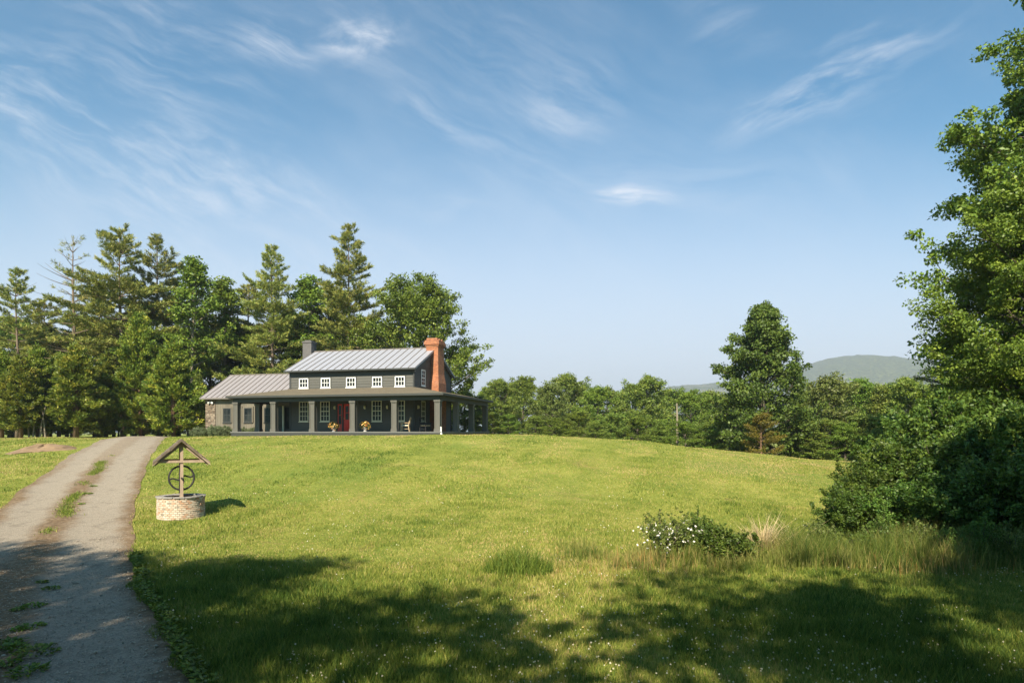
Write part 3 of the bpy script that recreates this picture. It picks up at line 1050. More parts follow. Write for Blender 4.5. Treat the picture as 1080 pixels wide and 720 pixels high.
def planter(loc, label):
    t = empty('flower_planter', loc, 0.3, label, 'planter', 'flower planters on the porch')
    t.scale = (.8, .8, .85)
    b = MB()
    b.lathe([(.16, 0), (.19, .03), (.12, .07), (.11, .12), (.2, .22), (.29, .36), (.31, .40), (.27, .40), (.25, .36)], 20)
    b.build('urn', M['stone_pot'], t, True)
    r = np.random.default_rng(11 + int(abs(loc[0]) * 10))
    n = 420
    d = unit(r.normal(size=(n, 3)) * [1, 1, .8] + [0, 0, .35])
    c = np.array([0, 0, .46]) + d * (r.random((n, 1)) ** .5) * [.5, .45, .42]
    c[:, 2] = np.maximum(c[:, 2], .36)
    q = leaf_quads(c, unit(d + r.normal(size=(n, 3)) * .5), unit(r.normal(size=(n, 3))), .13, .08)
    link('foliage', quads_mesh('planter_foliage', q, r.random(n), M['planter_leaf']), None, t)
    n = 150
    d = unit(r.normal(size=(n, 3)) * [1, 1, .8] + [0, 0, .5])
    c = np.array([0, 0, .48]) + d * (.75 + .35 * r.random((n, 1))) * [.52, .46, .44]
    q = leaf_quads(c, unit(r.normal(size=(n, 3))), d, .12, .12)
    link('blossoms', quads_mesh('planter_blossoms', q, r.random(n), M['bloom_yellow']), None, t)


planter(on_porch(front_x(352, 1.9), 1.9), 'stone urn of yellow flowers on the porch left of the red door')
planter(on_porch(front_x(385.0, 1.3), 1.3), 'stone urn of orange and yellow flowers on the porch right of the red door')


def armchair(loc, rz, wood, cush, label):
    t = empty('porch_chair', loc, rz, label, 'chair', 'chairs on the porch')
    f_ = MB()
    for sx_ in (-.28, .28):
        f_.tube([(sx_, -.30, 0), (sx_, -.27, .64)], [.028, .032], 6)
        f_.tube([(sx_, .34, 0), (sx_, .26, .42), (sx_ * .95, .40, 1.08)], [.03, .034, .026], 6)
        f_.box(sx_ - .045, sx_ + .045, -.36, .31, .64, .675)
        f_.tube([(sx_, -.28, .2), (sx_, .32, .2)], .018, 5)
    f_.box(-.30, .30, -.30, -.25, .36, .42); f_.box(-.28, .28, .24, .29, .36, .42)
    f_.build('frame', wood, t)
    b_ = MB()
    for z in (.98, .62):
        b_.box(-.27, .27, .33 + (z - .62) * .16, .37 + (z - .62) * .16, z, z + .1)
    for x in (-.18, -.06, .06, .18):
        b_.tube([(x, .345, .6), (x, .395, 1.0)], .018, 5)
    b_.build('backrest', wood, t)
    c_ = MB(); c_.box(-.27, .27, -.29, .27, .421, .50)
    cm = c_.build('seat', cush, t)
    bv_ = cm.modifiers.new('b', 'BEVEL'); bv_.width = .03; bv_.segments = 2


armchair(on_porch(front_x(427.6, 1.7), 1.7), TH + R(-75), M['light_wood'], M['cream'], 'light wooden armchair on the porch facing left by the white sash window')
armchair(on_porch(front_x(448.5, 2.3), 2.3), TH + R(70), M['black_metal'], M['light_wood'], 'black armchair with pale seat on the porch near the brick chimney')

# ================================================================== WISHING WELL
wxx, wyy = (191 - 540) / FPX * 21.8, 21.8
wz = tz(wxx, wyy) - 0.03
well = empty('wishing_well', (wxx, wyy, wz), R(28.5), 'round brick wishing well with gabled wooden roof and iron wheel', 'well')
well.scale = (.88, .88, .93)
m = plain('old_well_brick', (0.46, 0.345, 0.265), 0.95, 0.3, 9.0, bumps=0.4)
mb_, h_ = m, NT(m.node_tree)
tn = h_.n('ShaderNodeAttribute', attribute_name='tint').outputs[2]
cc = h_.ramp(tn, [(0.0, (0.38, 0.155, 0.08)), (0.25, (0.42, 0.25, 0.16)), (0.5, (0.47, 0.37, 0.28)), (1.0, (0.52, 0.46, 0.38))])
nzz = h_.noise(h_.n('ShaderNodeTexCoord').outputs['Object'], 14, 4, .6).outputs[0]
cc = h_.mix(h_.math('MULTIPLY', h_.ss(nzz, .5, .7), .4), cc, (0.46, 0.42, 0.36))
for n in m.node_tree.nodes:
    if n.type == 'BSDF_PRINCIPLED': h_.set(n, 'Base Color', cc)
M['well_brick'] = m
M['mortar'] = plain('old_mortar', (0.24, 0.21, 0.17), 0.95, 0.2, 12.0)
M['weathered'] = plain('weathered_wood', (0.30, 0.225, 0.165), 0.85, 0.28, 5.0, stretch=(6, 6, .7), bumps=0.3)
M['weathered_dark'] = plain('weathered_shingles', (0.13, 0.10, 0.075), 0.9, 0.3, 7.0, stretch=(1, 5, 1), bumps=0.4)
WR, WH = 0.82, 0.74
rw = np.random.default_rng(4)
br = MB()
NB, NR = 36, 11
for r_ in range(NR):
    for k in range(NB):
        a0 = 2 * math.pi * (k + .5 * (r_ % 2)) / NB
        da = 2 * math.pi / NB * .44
        ro_o = WR + rw.normal() * .006
        ri = WR - .12
        z0 = r_ * WH / NR + .005; z1 = (r_ + 1) * WH / NR - .009
        bot = [(rr * math.cos(a), rr * math.sin(a), z0) for a, rr in ((a0 - da, ri), (a0 - da, ro_o), (a0 + da, ro_o), (a0 + da, ri))]
        br.prism(bot, [(x, y, z1) for x, y, _ in bot], float(np.clip(rw.random() * .75 + .2 + .1 * math.sin(a0 * 2), 0, 1)))
ring = br.build('brick_ring', M['well_brick'], well)
mo = MB()
for k in range(40):
    a0, a1 = 2 * math.pi * k / 40, 2 * math.pi * (k + 1) / 40
    q_ = [(rr * math.cos(a), rr * math.sin(a), -.3) for a, rr in ((a0, WR - .115), (a0, WR - .012), (a1, WR - .012), (a1, WR - .115))]
    mo.prism(q_, [(x, y, WH - .008) for x, y, _ in q_])
mo.build('mortar', M['mortar'], ring)
cp = MB()
for k in range(13):
    a0, a1 = 2 * math.pi * (k + .04) / 13, 2 * math.pi * (k + .96) / 13
    z0, z1 = WH + .002, WH + .028 + rw.random() * .02
    rr_i, rr_o = WR - .22, WR + .015 + rw.random() * .03
    am = (a0 + a1) / 2
    q_ = [(rr * math.cos(a), rr * math.sin(a), z0) for a, rr in ((a0, rr_i), (a0, rr_o), (am, rr_o + .012), (a1, rr_o), (a1, rr_i))]
    cp.prism(q_, [(x, y, z1) for x, y, _ in q_], rw.random())
cp.build('coping', plain('grey_flagstone', (0.24, 0.225, 0.205), 0.9, 0.25, 7.0), well)
wt_ = MB(); wt_.lathe([(.001, .02), (WR - .14, .02), (WR - .14, .1), (.001, .1)], 24); wt_.build('fill', plain('well_soil', (0.06, 0.045, 0.03), 0.95, 0.3), well)
ZB, ZPK = 2.02, 2.74
for yy in (-.66, .66):
    p = MB(); p.box(-.052, .052, yy - .052, yy + .052, .60, ZPK - .12); p.build('post', M['weathered'], well)
    c_ = MB(); c_.box(-.80, .80, yy - (.09 if yy < 0 else -.054), yy - (.054 if yy < 0 else -.09), ZB - .04, ZB + .045); c_.build('crossbeam', M['weathered'], well)
    for s in (-1, 1):
        rf = MB()
        a = Vector((s * .88, yy - .045, ZB - .05)); c = Vector((0.0, yy - .045, ZPK - .05))
        dn = Vector((0, 0, -.11)); dy = Vector((0, .09, 0))
        pts = [a, c, c + dn, a + dn]
        if s < 0: pts = pts[::-1]
        rf.prism(pts, [q + dy for q in pts]); rf.build('rafter', M['weathered'], well)
for s in (-1, 1):
    rp = MB()
    nb_ = 7
    for k in range(nb_):
        t0, t1 = k / nb_, (k + 1) / nb_ + .03
        P = lambda t, o: (s * (.94 * (1 - t)), 0, ZB - .09 + (ZPK + .0 - ZB + .09) * t + o)
        a, c = P(t0, 0.035), P(min(t1, 1.0), 0.0)
        y0, y1 = -.92 + rw.normal() * .015, .92 + rw.normal() * .015
        bot = [(a[0], y0, a[2] - .035), (a[0], y1, a[2] - .035), (c[0], y1, c[2] - .012), (c[0], y0, c[2] - .012)]
        top = [(a[0], y0, a[2] + .05), (a[0], y1, a[2] + .05), (c[0], y1, c[2] + .065), (c[0], y0, c[2] + .065)]
        if s > 0: bot, top = bot[::-1], top[::-1]
        rp.prism(bot, top, rw.random())
    rp.build('roof_slope', M['weathered_dark'], well)
    for yy in (-.885, .885):                           # barge boards on the gable edges
        vg = MB()
        a = Vector((s * .95, yy - .018, ZB - .085)); c = Vector((0, yy - .018, ZPK + .03))
        dn = Vector((0, 0, -.055)); dy = Vector((0, .036, 0))
        pts = [a, c, c + dn, a + dn]
        if s < 0: pts = pts[::-1]
        vg.prism(pts, [q + dy for q in pts])
        vg.build('barge_board', M['weathered'], well)
ax = MB(); ax.tube([(0, -.80, 1.44), (0, .72, 1.44)], .035, 8)
ax.build('axle', M['black_metal'], well)
wh = MB()
RWH = .42
yw = -.50
wh.tube([(RWH * math.cos(a), yw, 1.44 + RWH * math.sin(a)) for a in np.linspace(0, 2 * math.pi, 41)], .034, 8, cap=False)
for ang in (12, 102, 192, 282):
    a = R(ang)
    pts = []
    for t in np.linspace(0, 1, 7):
        bow = .05 * math.sin(t * math.pi * 2)
        pts.append((RWH * t * math.cos(a) - bow * math.sin(a), yw, 1.44 + RWH * t * math.sin(a) + bow * math.cos(a)))
    wh.tube(pts, [.04, .034, .03, .028, .028, .03, .032], 6)
wh.tube([(0, yw - .07, 1.44), (0, yw + .07, 1.44)], .06, 12)
wh.build('iron_wheel', M['black_metal'], well)

# ================================================================== TREES
def rnd_unit(r, n):
    return unit(r.normal(size=(n, 3)))


def rot_about(d, axis, ang):
    return (Matrix.Rotation(ang, 3, axis) @ d)


def leaf_cloud(r, clumps, per, rad, ln, wd, flat=0.7, up=0.5, outward=None):
    """leaves scattered round clump centres (array n x 4: x y z radius factor)"""
    C = np.repeat(clumps[:, :3], per, 0)
    rf = np.repeat(clumps[:, 3], per)[:, None] * rad
    off = rnd_unit(r, len(C)) * (r.random((len(C), 1)) ** 0.45) * rf
    off[:, 2] *= flat
    P = C + off
    N = unit(r.normal(size=P.shape) * 0.75 + unit(off + 1e-6) * 0.5 + [0, 0, up])
    D = unit(r.normal(size=P.shape) + unit(off + 1e-6) * 0.4 + [0, 0, -0.35])
    s = 0.65 + 0.7 * r.random(len(P))
    # clump tint + leaf tint
    ct = np.repeat(np.clip(r.normal(.5, .16, len(clumps)), 0, 1), per)
    tint = np.clip(ct + r.normal(0, .18, len(P)), 0, 1)
    return leaf_quads(P, D, N, ln * s, wd * s), tint


def deciduous(name, seed, H, RAD, base, prof, leaf, bark, n_limb=30, per=26, ln=.22, wd=.13, rad=.62, tr=.28, sec=6, lean=0.04, updir=1.0):
    """returns (trunk mesh, crown mesh); limbs grow from the trunk, branchlets from the limbs, leaf clumps on them"""
    r = np.random.default_rng(seed)
    mb = MB()
    pts, rr = [], []
    n = 9
    wx_, wy_ = r.normal(0, lean * H / 6, 2)
    for i in range(n):
        t = i / (n - 1)
        pts.append(Vector((wx_ * math.sin(t * 3 + seed), wy_ * math.sin(t * 2.3 + seed * 2), t * H * .93)))
        rr.append(max(tr * (1 - t) ** .8 * (1.35 if i == 0 else 1), .025))
    pts[0].z = -.3
    mb.tube(pts, rr, 8)
    def tp(t):
        f = min(max(t, 0), .999) * (n - 1); i = int(f); return pts[i].lerp(pts[i + 1], f - i), rr[i]
    clumps = []
    az = r.random() * 6.28
    for k in range(n_limb):
        ct = (k + .5) / n_limb
        t = base + (0.97 - base) * ct
        p, tr_ = tp(t)
        az += 2.4 + r.normal(0, .35)
        L = RAD * prof(ct) * r.uniform(.72, 1.12)
        el = R(8 + 62 * ct ** 1.4) * updir + r.normal(0, .12)
        d = Vector((math.cos(az) * math.cos(el), math.sin(az) * math.cos(el), math.sin(el)))
        lp, lr = [p.copy()], [min(tr_ * .55, .035 + L * .016)]
        q = p.copy()
        ns = 5
        for s in range(ns):
            d = (d + Vector((r.normal(0, .13), r.normal(0, .13), r.normal(.03, .10) + .05 * (1 - ct)))).normalized()
            q = q + d * (L / ns)
            lp.append(q.copy()); lr.append(max(lr[0] * (1 - (s + 1) / (ns + .4)), .012))
        mb.tube(lp, lr, 5, cap=False)
        for s in range(sec):
            f = .28 + .72 * (s + r.random() * .6) / sec
            ff = min(f, .999) * ns; i = int(ff)
            bp = lp[i].lerp(lp[i + 1], ff - i)
            bd = (lp[i + 1] - lp[i]).normalized()
            side = bd.cross(Vector((0, 0, 1)))
            if side.length < .1: side = Vector((1, 0, 0))
            side.normalize()
            sg_ = 1 if s % 2 else -1
            dd = (bd * .75 + side * sg_ * r.uniform(.5, 1.1) + Vector((0, 0, r.normal(.08, .28)))).normalized()
            bl = L * r.uniform(.22, .42) * (1.15 - .55 * f) + .25
            e_ = bp + dd * bl
            mb.tube([bp, bp.lerp(e_, .5) + Vector((0, 0, .04 * bl)), e_], [.022, .016, .008], 4, cap=False)
            for g in (.45, .8, 1.05):
                c_ = bp.lerp(e_, g)
                clumps.append((c_.x + r.normal(0, .15), c_.y + r.normal(0, .15), c_.z + r.normal(0, .12), r.uniform(.6, 1.2)))
        clumps.append((q.x, q.y, q.z, r.uniform(.7, 1.2)))
    cl_ = np.array(clumps)
    Q, tint = leaf_cloud(r, cl_, per, rad, ln, wd)
    return mb.mesh(name + '_trunk', True), quads_mesh(name + '_crown', Q, tint, leaf), bark


def conifer(name, seed, H, RAD, base, needle, bark, whorl=.75, nb=5, shape=.75, bare=0.0, per=9, nl=.34, nw=.055, tr=.26, droop=.0, gap=.12, dens=1.0, upsweep=.2):
    """whorls of near-level boughs, flat sprays of needle bunches on their outer parts"""
    r = np.random.default_rng(seed)
    mb = MB()
    n = 10
    wb_ = r.normal(0, .12, 2)
    pts = [Vector((wb_[0] * math.sin(i * .6), wb_[1] * math.sin(i * .5 + 1), (i / (n - 1)) * H - (.3 if i == 0 else 0))) for i in range(n)]
    rr = [max(tr * (1 - i / (n - 1)) ** .85, .02) for i in range(n)]
    mb.tube(pts, rr, 8)
    P0, PD, PR = [], [], []
    z = base * H
    az0 = r.random() * 6
    while z < H * .985:
        t = (z / H - base) / (1 - base)
        wl = RAD * ((1 - t) ** shape) * min(1, .55 + t * 2.2) * r.uniform(.7, 1.15) + .12
        f = z / H * (n - 1); i = min(int(f), n - 2)
        c = pts[i].lerp(pts[i + 1], f - i)
        k_ = max(3, int(round(nb + r.normal(0, .8))))
        az0 += r.random() * 2
        for k in range(k_):
            if r.random() < gap: continue
            az = az0 + 6.283 * k / k_ + r.normal(0, .22)
            L = wl * r.uniform(.45, 1.25)
            el = R(-4 + 48 * t ** 1.5) - droop + r.normal(0, .09)
            d = Vector((math.cos(az) * math.cos(el), math.sin(az) * math.cos(el), math.sin(el)))
            q = c.copy(); lp = [q.copy()]
            ns = 5
            for s in range(ns):
                d = (d + Vector((r.normal(0, .07), r.normal(0, .07), upsweep * .35 * (s / ns)))).normalized()
                q = q + d * L / ns
                lp.append(q.copy())
            r0 = .02 + L * .011
            mb.tube(lp, [max(r0 * (1 - s / (ns + .5)), .008) for s in range(ns + 1)], 4, cap=False)
            if r.random() < bare: continue
            nsec = max(2, int(L * 2.6 * dens))
            for s in range(nsec):
                g = .22 + .78 * (s + r.random()) / nsec
                ff = min(g, .999) * ns; j = int(ff)
                bp = lp[j].lerp(lp[j + 1], ff - j)
                bd = (lp[j + 1] - lp[j]).normalized()
                side = bd.cross(Vector((0, 0, 1))).normalized() * (1 if s % 2 else -1)
                dd = (bd * .8 + side * r.uniform(.4, 1.0) + Vector((0, 0, r.normal(.12, .12)))).normalized()
                bl = (.30 * L * (1.2 - .7 * g) + .25) * r.uniform(.7, 1.2)
                m_ = max(2, int(bl / .20))
                for e in range(m_):
                    c_ = bp + dd * bl * (e + .7) / m_
                    P0.append((c_.x, c_.y, c_.z)); PD.append((dd.x, dd.y, dd.z)); PR.append(r.random())
            for e in range(2):
                P0.append(tuple(q)); PD.append(tuple(d)); PR.append(r.random())
        z += whorl * r.uniform(.7, 1.25) * (1.0 - .15 * t)
    for e in range(5):
        P0.append((pts[-1].x, pts[-1].y, H - .2 * e)); PD.append((0, 0, 1)); PR.append(.7)
    P0 = np.array(P0); PD = np.array(PD); PR = np.array(PR)
    C = np.repeat(P0, per, 0) + r.normal(0, .075, (len(P0) * per, 3))
    D = unit(np.repeat(PD, per, 0) + r.normal(0, .65, C.shape) + [0, 0, .28])
    N = unit(r.normal(size=C.shape) + [0, 0, .6])
    s = .7 + .6 * r.random(len(C))
    Q = leaf_quads(C + D * nl * .35, D, N, nl * s, nw * s, .1)
    tint = np.clip(np.repeat(.25 + .5 * PR, per) + r.normal(0, .16, len(C)), 0, 1)
    return mb.mesh(name + '_trunk', True), quads_mesh(name + '_crown', Q, tint, needle), bark


def cedar(name, seed, H, RAD, base, needle, bark, n=120, per=46):
    """dense oval juniper: many rising sprays of fine scale foliage"""
    r = np.random.default_rng(seed)
    mb = MB()
    mb.tube([(0, 0, -.3), (.04, .02, H * .4), (0, .03, H * .92)], [.2, .13, .02], 7)
    cl_ = []
    az = r.random() * 6
    for k in range(n):
        t = (k + .5) / n
        az += 2.4 + r.normal(0, .3)
        z = H * (base + (1 - base) * t ** .92)
        L = RAD * (1 - t) ** .62 * min(1, .55 + 2.4 * t) * r.uniform(.6, 1.15) + .15
        el = R(6 + 50 * t) + r.normal(0, .12)
        d = Vector((math.cos(az) * math.cos(el), math.sin(az) * math.cos(el), math.sin(el)))
        p = Vector((0, .03, z * .96)); e = p + d * L
        mb.tube([p, p.lerp(e, .5) - Vector((0, 0, .05)), e], [.03, .022, .01], 4, cap=False)
        m_ = max(2, int(L / .28))
        for s in range(m_):
            c_ = p.lerp(e, .3 + .72 * (s + r.random() * .7) / m_)
            cl_.append((c_.x + r.normal(0, .14), c_.y + r.normal(0, .14), c_.z + r.normal(0, .1), r.uniform(.6, 1.15), d.x, d.y, d.z))
    A = np.array(cl_)
    C = np.repeat(A[:, :3], per, 0)
    off = rnd_unit(r, len(C)) * (r.random((len(C), 1)) ** .5) * np.repeat(A[:, 3], per)[:, None] * [.36, .36, .32]
    P = C + off
    D = unit(np.repeat(A[:, 4:7], per, 0) * .7 + unit(off) * .6 + r.normal(0, .4, P.shape) + [0, 0, .45])
    s = .7 + .6 * r.random(len(P))
    Q = leaf_quads(P, D, rnd_unit(r, len(P)), .24 * s, .085 * s, .15)
    ct = np.repeat(np.clip(r.normal(.45, .18, len(A)), 0, 1), per)
    return mb.mesh(name + '_trunk', True), quads_mesh(name + '_crown', Q, np.clip(ct + r.normal(0, .17, len(P)), 0, 1), needle), bark


prof_round = lambda t: max(.28, math.sqrt(max(0, 1 - ((t - .38) / .64) ** 2)))
prof_tall = lambda t: max(.22, (1 - t) ** .55 * min(1, .62 + 1.6 * t))
prof_wide = lambda t: max(.35, math.sqrt(max(0, 1 - ((t - .30) / .74) ** 2)))

K = {}
K['wood_a'] = deciduous('wood_a', 11, 12, 4.6, .06, prof_round, M['leaf_wood'], M['bark'], 30, 34, .25, .15, .66)
K['wood_b'] = deciduous('wood_b', 12, 12, 3.9, .06, prof_tall, M['leaf_wood'], M['bark'], 32, 32, .25, .15, .62)
K['wood_c'] = deciduous('wood_c', 13, 12, 5.0, .05, prof_wide, M['leaf_oak'], M['bark'], 30, 34, .25, .15, .68)
K['wood_pale'] = deciduous('wood_pale', 14, 10, 4.4, .06, prof_wide, M['leaf_pale'], M['bark'], 24, 26, .26, .16, .75)
K['slim'] = deciduous('slim', 15, 18, 3.3, .34, prof_tall, M['leaf_oak'], M['bark_pale'], 26, 18, .26, .15, .62, tr=.2, lean=.06)
K['oak'] = deciduous('oak', 16, 14.2, 7.6, .10, lambda t: max(.4, math.sqrt(max(0, 1 - ((t - .25) / .85) ** 2))), M['leaf_oak'], M['bark'], 62, 38, .24, .15, .66, sec=8, tr=.4, updir=.72)
K['maple'] = deciduous('maple', 17, 14.2, 5.5, .03, lambda t: max(.16, (1 - t) ** .50 * min(1, .85 + .8 * t)), M['leaf_maple'], M['bark'], 70, 40, .23, .15, .56, sec=6, tr=.34)
K['pine_a'] = conifer('pine_a', 21, 20, 5.6, .22, M['needle_pine'], M['bark_pine'], .74, 5, .58, 0, 18, .33, .058, gap=.15, dens=1.25)
K['pine_b'] = conifer('pine_b', 22, 20, 5.0, .30, M['needle_pine'], M['bark_pine'], .82, 5, .54, .10, 18, .33, .058, gap=.20, dens=1.2)
K['pine_c'] = conifer('pine_c', 23, 22, 6.0, .14, M['needle_pine'], M['bark_pine'], .70, 6, .70, .03, 18, .32, .056, gap=.13, dens=1.25)
K['pine_thin'] = conifer('pine_thin', 24, 20, 5.0, .25, M['needle_pine'], M['bark_pine'], .85, 5, .55, .68, 7, .34, .05, upsweep=.3, dens=.7)
K['cedar_a'] = cedar('cedar_a', 31, 9, 2.9, .07, M['needle_cedar'], M['bark_red'])
K['cedar_b'] = cedar('cedar_b', 32, 9, 2.5, .13, M['needle_cedar'], M['bark_red'], 130)
K['cedar_c'] = cedar('cedar_c', 33, 12, 3.9, .03, M['needle_cedar'], M['bark_red'], 170, 44)
K['hemlock'] = conifer('hemlock', 34, 12, 3.3, .10, M['needle_hemlock'], M['bark'], .55, 6, .8, 0, 8, .22, .05, droop=.12, gap=.05, dens=1.5, upsweep=-.1)


def tree(kind, x, y, H, rz, name, label, cat='tree', group=None, wide=1.0):
    tm, cm, bk = K[kind]
    nat = {'oak': 14.2, 'maple': 14.2, 'slim': 18, 'pine_a': 20, 'pine_b': 20, 'pine_c': 22, 'pine_thin': 20, 'cedar_a': 9, 'cedar_b': 9, 'cedar_c': 12, 'hemlock': 12, 'wood_pale': 10}.get(kind, 12)
    s = H / nat
    t = empty(name, (x, y, tz(x, y) - .05), rz, label, cat, group)
    t.scale = (s * wide, s * wide, s)
    if len(tm.materials) == 0: tm.materials.append(bk)
    a = bpy.data.objects.new('trunk', tm); col.objects.link(a); a.parent = t
    c = bpy.data.objects.new('crown', cm); col.objects.link(c); c.parent = t
    return t


def tree_px(kind, px, ytop, Y, name, label, rz=None, cat='tree', group=None, wide=1.0):
    x, y, z = at(px, Y)
    H = (455 - ytop) / FPX * Y + EYE - z
    return tree(kind, x, y, H, rng.random() * 6.28 if rz is None else rz, name, label, cat, group, wide)


# pines and broadleaf trees behind the house
G1 = 'tall trees behind the house'
tree_px('pine_b', 18, 283, 66, 'pine_tree', 'small-crowned pine with bare lower trunk at far left edge of the tall trees', group=G1, wide=.95)
tree_px('pine_thin', 78, 250, 69, 'pine_tree', 'thin half-bare pine with long leafless grey boughs, second tall tree from the left', group=G1, wide=1.1)
tree_px('pine_a', 128, 242, 66, 'pine_tree', 'broad dark pine beside the half-bare pine, above the dark junipers', group=G1, wide=1.05)
tree_px('pine_b', 166, 250, 71, 'pine_tree', 'tall pine with spiky top just right of the broad dark pine', group=G1)
tree_px('slim', 203, 260, 67, 'slender_tree', 'tall slender leafy tree with pale bare trunks above the left end of the low wing', group=G1, wide=1.2)
tree_px('slim', 236, 284, 73, 'slender_tree', 'leafy tree with thin pale trunk above the middle of the wing roof', group=G1, wide=1.35)
tree_px('pine_c', 287, 259, 70, 'pine_tree', 'pointed bushy pine rising above the gap between wing roof and grey chimney', group=G1, wide=.98)
tree_px('slim', 326, 282, 74, 'slender_tree', 'leafy tree right behind the small grey chimney, between two pines', group=G1, wide=1.35)
tree_px('pine_c', 368, 237, 69, 'pine_tree', 'tallest pine with golden green crown, rising over the middle of the main roof', group=G1, wide=.95)
tree_px('oak', 441, 316, 66, 'oak_tree', 'broad spreading oak behind the brick chimney', rz=1.0, group=G1, wide=.95)
G2 = 'filler trees standing between the tall trees behind the house'
for i, (px, yt, Y, kd) in enumerate([(50, 340, 76, 'wood_b'), (105, 345, 77, 'wood_c'), (186, 345, 79, 'wood_b'), (12, 345, 78, 'wood_a'), (140, 350, 80, 'wood_c'),
                                     (222, 350, 79, 'wood_c'), (262, 340, 78, 'wood_b'), (305, 345, 80, 'wood_c'), (345, 345, 78, 'wood_pale'), (396, 350, 77, 'wood_pale'), (-25, 345, 74, 'wood_b')]):
    tree_px(kd, px, yt, Y, 'leafy_tree', 'leafy tree of middle height filling in between the tall pines behind the house', group=G2, wide=1.15)

for px, yt, Y, kd, lb in [(104, 300, 74, 'pine_a', 'shorter pine between the half-bare pine and the broad dark pine'),
                          (186, 296, 75, 'pine_b', 'shorter pine just left of the tall slender leafy tree'),
                          (262, 300, 76, 'pine_a', 'shorter pine just left of the pointed bushy pine'),
                          (345, 296, 77, 'pine_b', 'shorter pine just left of the tallest golden green pine'),
                          (48, 318, 75, 'pine_a', 'shorter pine between the small-crowned left pine and the half-bare pine')]:
    tree_px(kd, px, yt, Y, 'pine_tree', lb, group=G1, wide=1.2)

# junipers left of the house
G3 = 'dark junipers left of the house'
for px, yt, Y, kd, wd_, lb in [
        (2, 372, 60, 'cedar_b', 1.15, 'dark juniper cut by the left edge of the picture'),
        (40, 366, 59, 'cedar_a', 1.1, 'dark juniper second from the left, over the pale slender trunks'),
        (80, 363, 58, 'cedar_b', 1.3, 'dark juniper above the dirt mound, pale trunks at its left foot'),
        (112, 372, 62, 'cedar_a', 1.0, 'smaller juniper squeezed in left of the biggest juniper'),
        (148, 328, 63, 'cedar_c', 1.0, 'biggest and tallest dark juniper, above the top of the driveway'),
        (183, 358, 59.5, 'cedar_a', 1.12, 'dark juniper right of the top of the driveway, nearest the wing'),
        (22, 376, 56.5, 'cedar_b', 1.2, 'smaller juniper standing forward between the two left-most big junipers'),
        (62, 374, 60.5, 'cedar_a', 1.1, 'juniper set back, squeezed in left of the one above the dirt mound')]:
    tree_px(kd, px, yt, Y, 'juniper_tree', lb, group=G3, wide=wd_)
tree_px('wood_b', 209, 392, 66, 'leafy_tree', 'low leafy tree touching the stone corner of the wing', wide=.8)
r3 = np.random.default_rng(5)
for i, (px, yt, ln_) in enumerate([(31, 434, -.5), (35, 436, .2), (42, 432, .45), (48, 437, -.35), (20, 446, .8)]):
    x, y, z = at(px, 57.2)
    t = MB()
    hh = (455 - yt) / FPX * 57 + EYE - z + .6
    t.tube([(0, 0, -.2), (ln_ * .3, 0, hh * .4), (ln_ * 1.1, .1, hh)], [.075, .06, .035], 6)
    o_ = t.build('bare_sapling', M['bark_pale'])
    o_.location = (x, y, z)
    tag(o_, 'pale bare sapling trunk under the junipers at the left', 'sapling', 'pale bare saplings under the junipers')

for i, (px, yt, Y, kd) in enumerate([(-10, 425, 66, 'wood_c'), (15, 430, 68, 'wood_a'), (45, 425, 70, 'wood_c'), (75, 432, 67, 'wood_a'), (100, 425, 70, 'wood_c'), (125, 432, 67, 'wood_a'), (150, 420, 70, 'wood_c'), (175, 430, 67, 'wood_a'), (200, 420, 71, 'wood_c'), (218, 428, 68, 'wood_a'),
                                     (-30, 415, 82, 'wood_c'), (20, 415, 84, 'wood_a'), (70, 412, 85, 'wood_c'), (120, 415, 84, 'wood_a'), (170, 412, 86, 'wood_c'), (215, 410, 86, 'wood_a')]):
    tree_px(kd, px, yt, Y, 'undergrowth_bush', 'dark bush in the undergrowth behind the junipers', cat='bush', group='bushes behind the junipers', wide=1.5)

# tree line right of the house
line = [
    ('wood_a', 528, 404, 84, 'leafy green tree in the tree line just right of the porch end'),
    ('wood_c', 553, 402, 90, 'rounded tree in the tree line, second right of the porch'),
    ('wood_pale', 583, 409, 78, 'paler yellow-green tree in the tree line right of the house'),
    ('wood_a', 600, 400, 92, 'taller tree behind the paler yellow-green tree in the tree line'),
    ('wood_c', 630, 413, 82, 'low rounded tree right of the pale tree in the tree line'),
    ('wood_b', 656, 413, 94, 'low-topped tree in the dip in the middle of the tree line'),
    ('wood_a', 682, 403, 88, 'higher dark crown left of the dead trunk in the tree line'),
    ('wood_b', 700, 420, 96, 'small crown close behind the dead trunk'),
    ('wood_c', 728, 416, 80, 'rounded tree just right of the dead trunk'),
    ('wood_a', 752, 418, 88, 'tree half hidden behind the left side of the tall lone maple'),
    ('wood_a', 851, 418, 72, 'leafy tree right against the right side of the tall lone maple'),
    ('wood_pale', 874, 404, 66, 'round-headed tree below the mountain, right of the lone maple'),
    ('wood_c', 905, 406, 74, 'leafy tree below the mountain top, in the tree line'),
    ('wood_b', 931, 405, 70, 'narrow leafy tree below the right slope of the mountain'),
    ('wood_a', 958, 405, 64, 'leafy tree at the right end of the tree line beside the hemlock'),
]
for kd, px, yt, Y, lb in line:
    tree_px(kd, px, yt, Y, 'leafy_tree', lb, group='trees of the far tree line', wide=1.12)
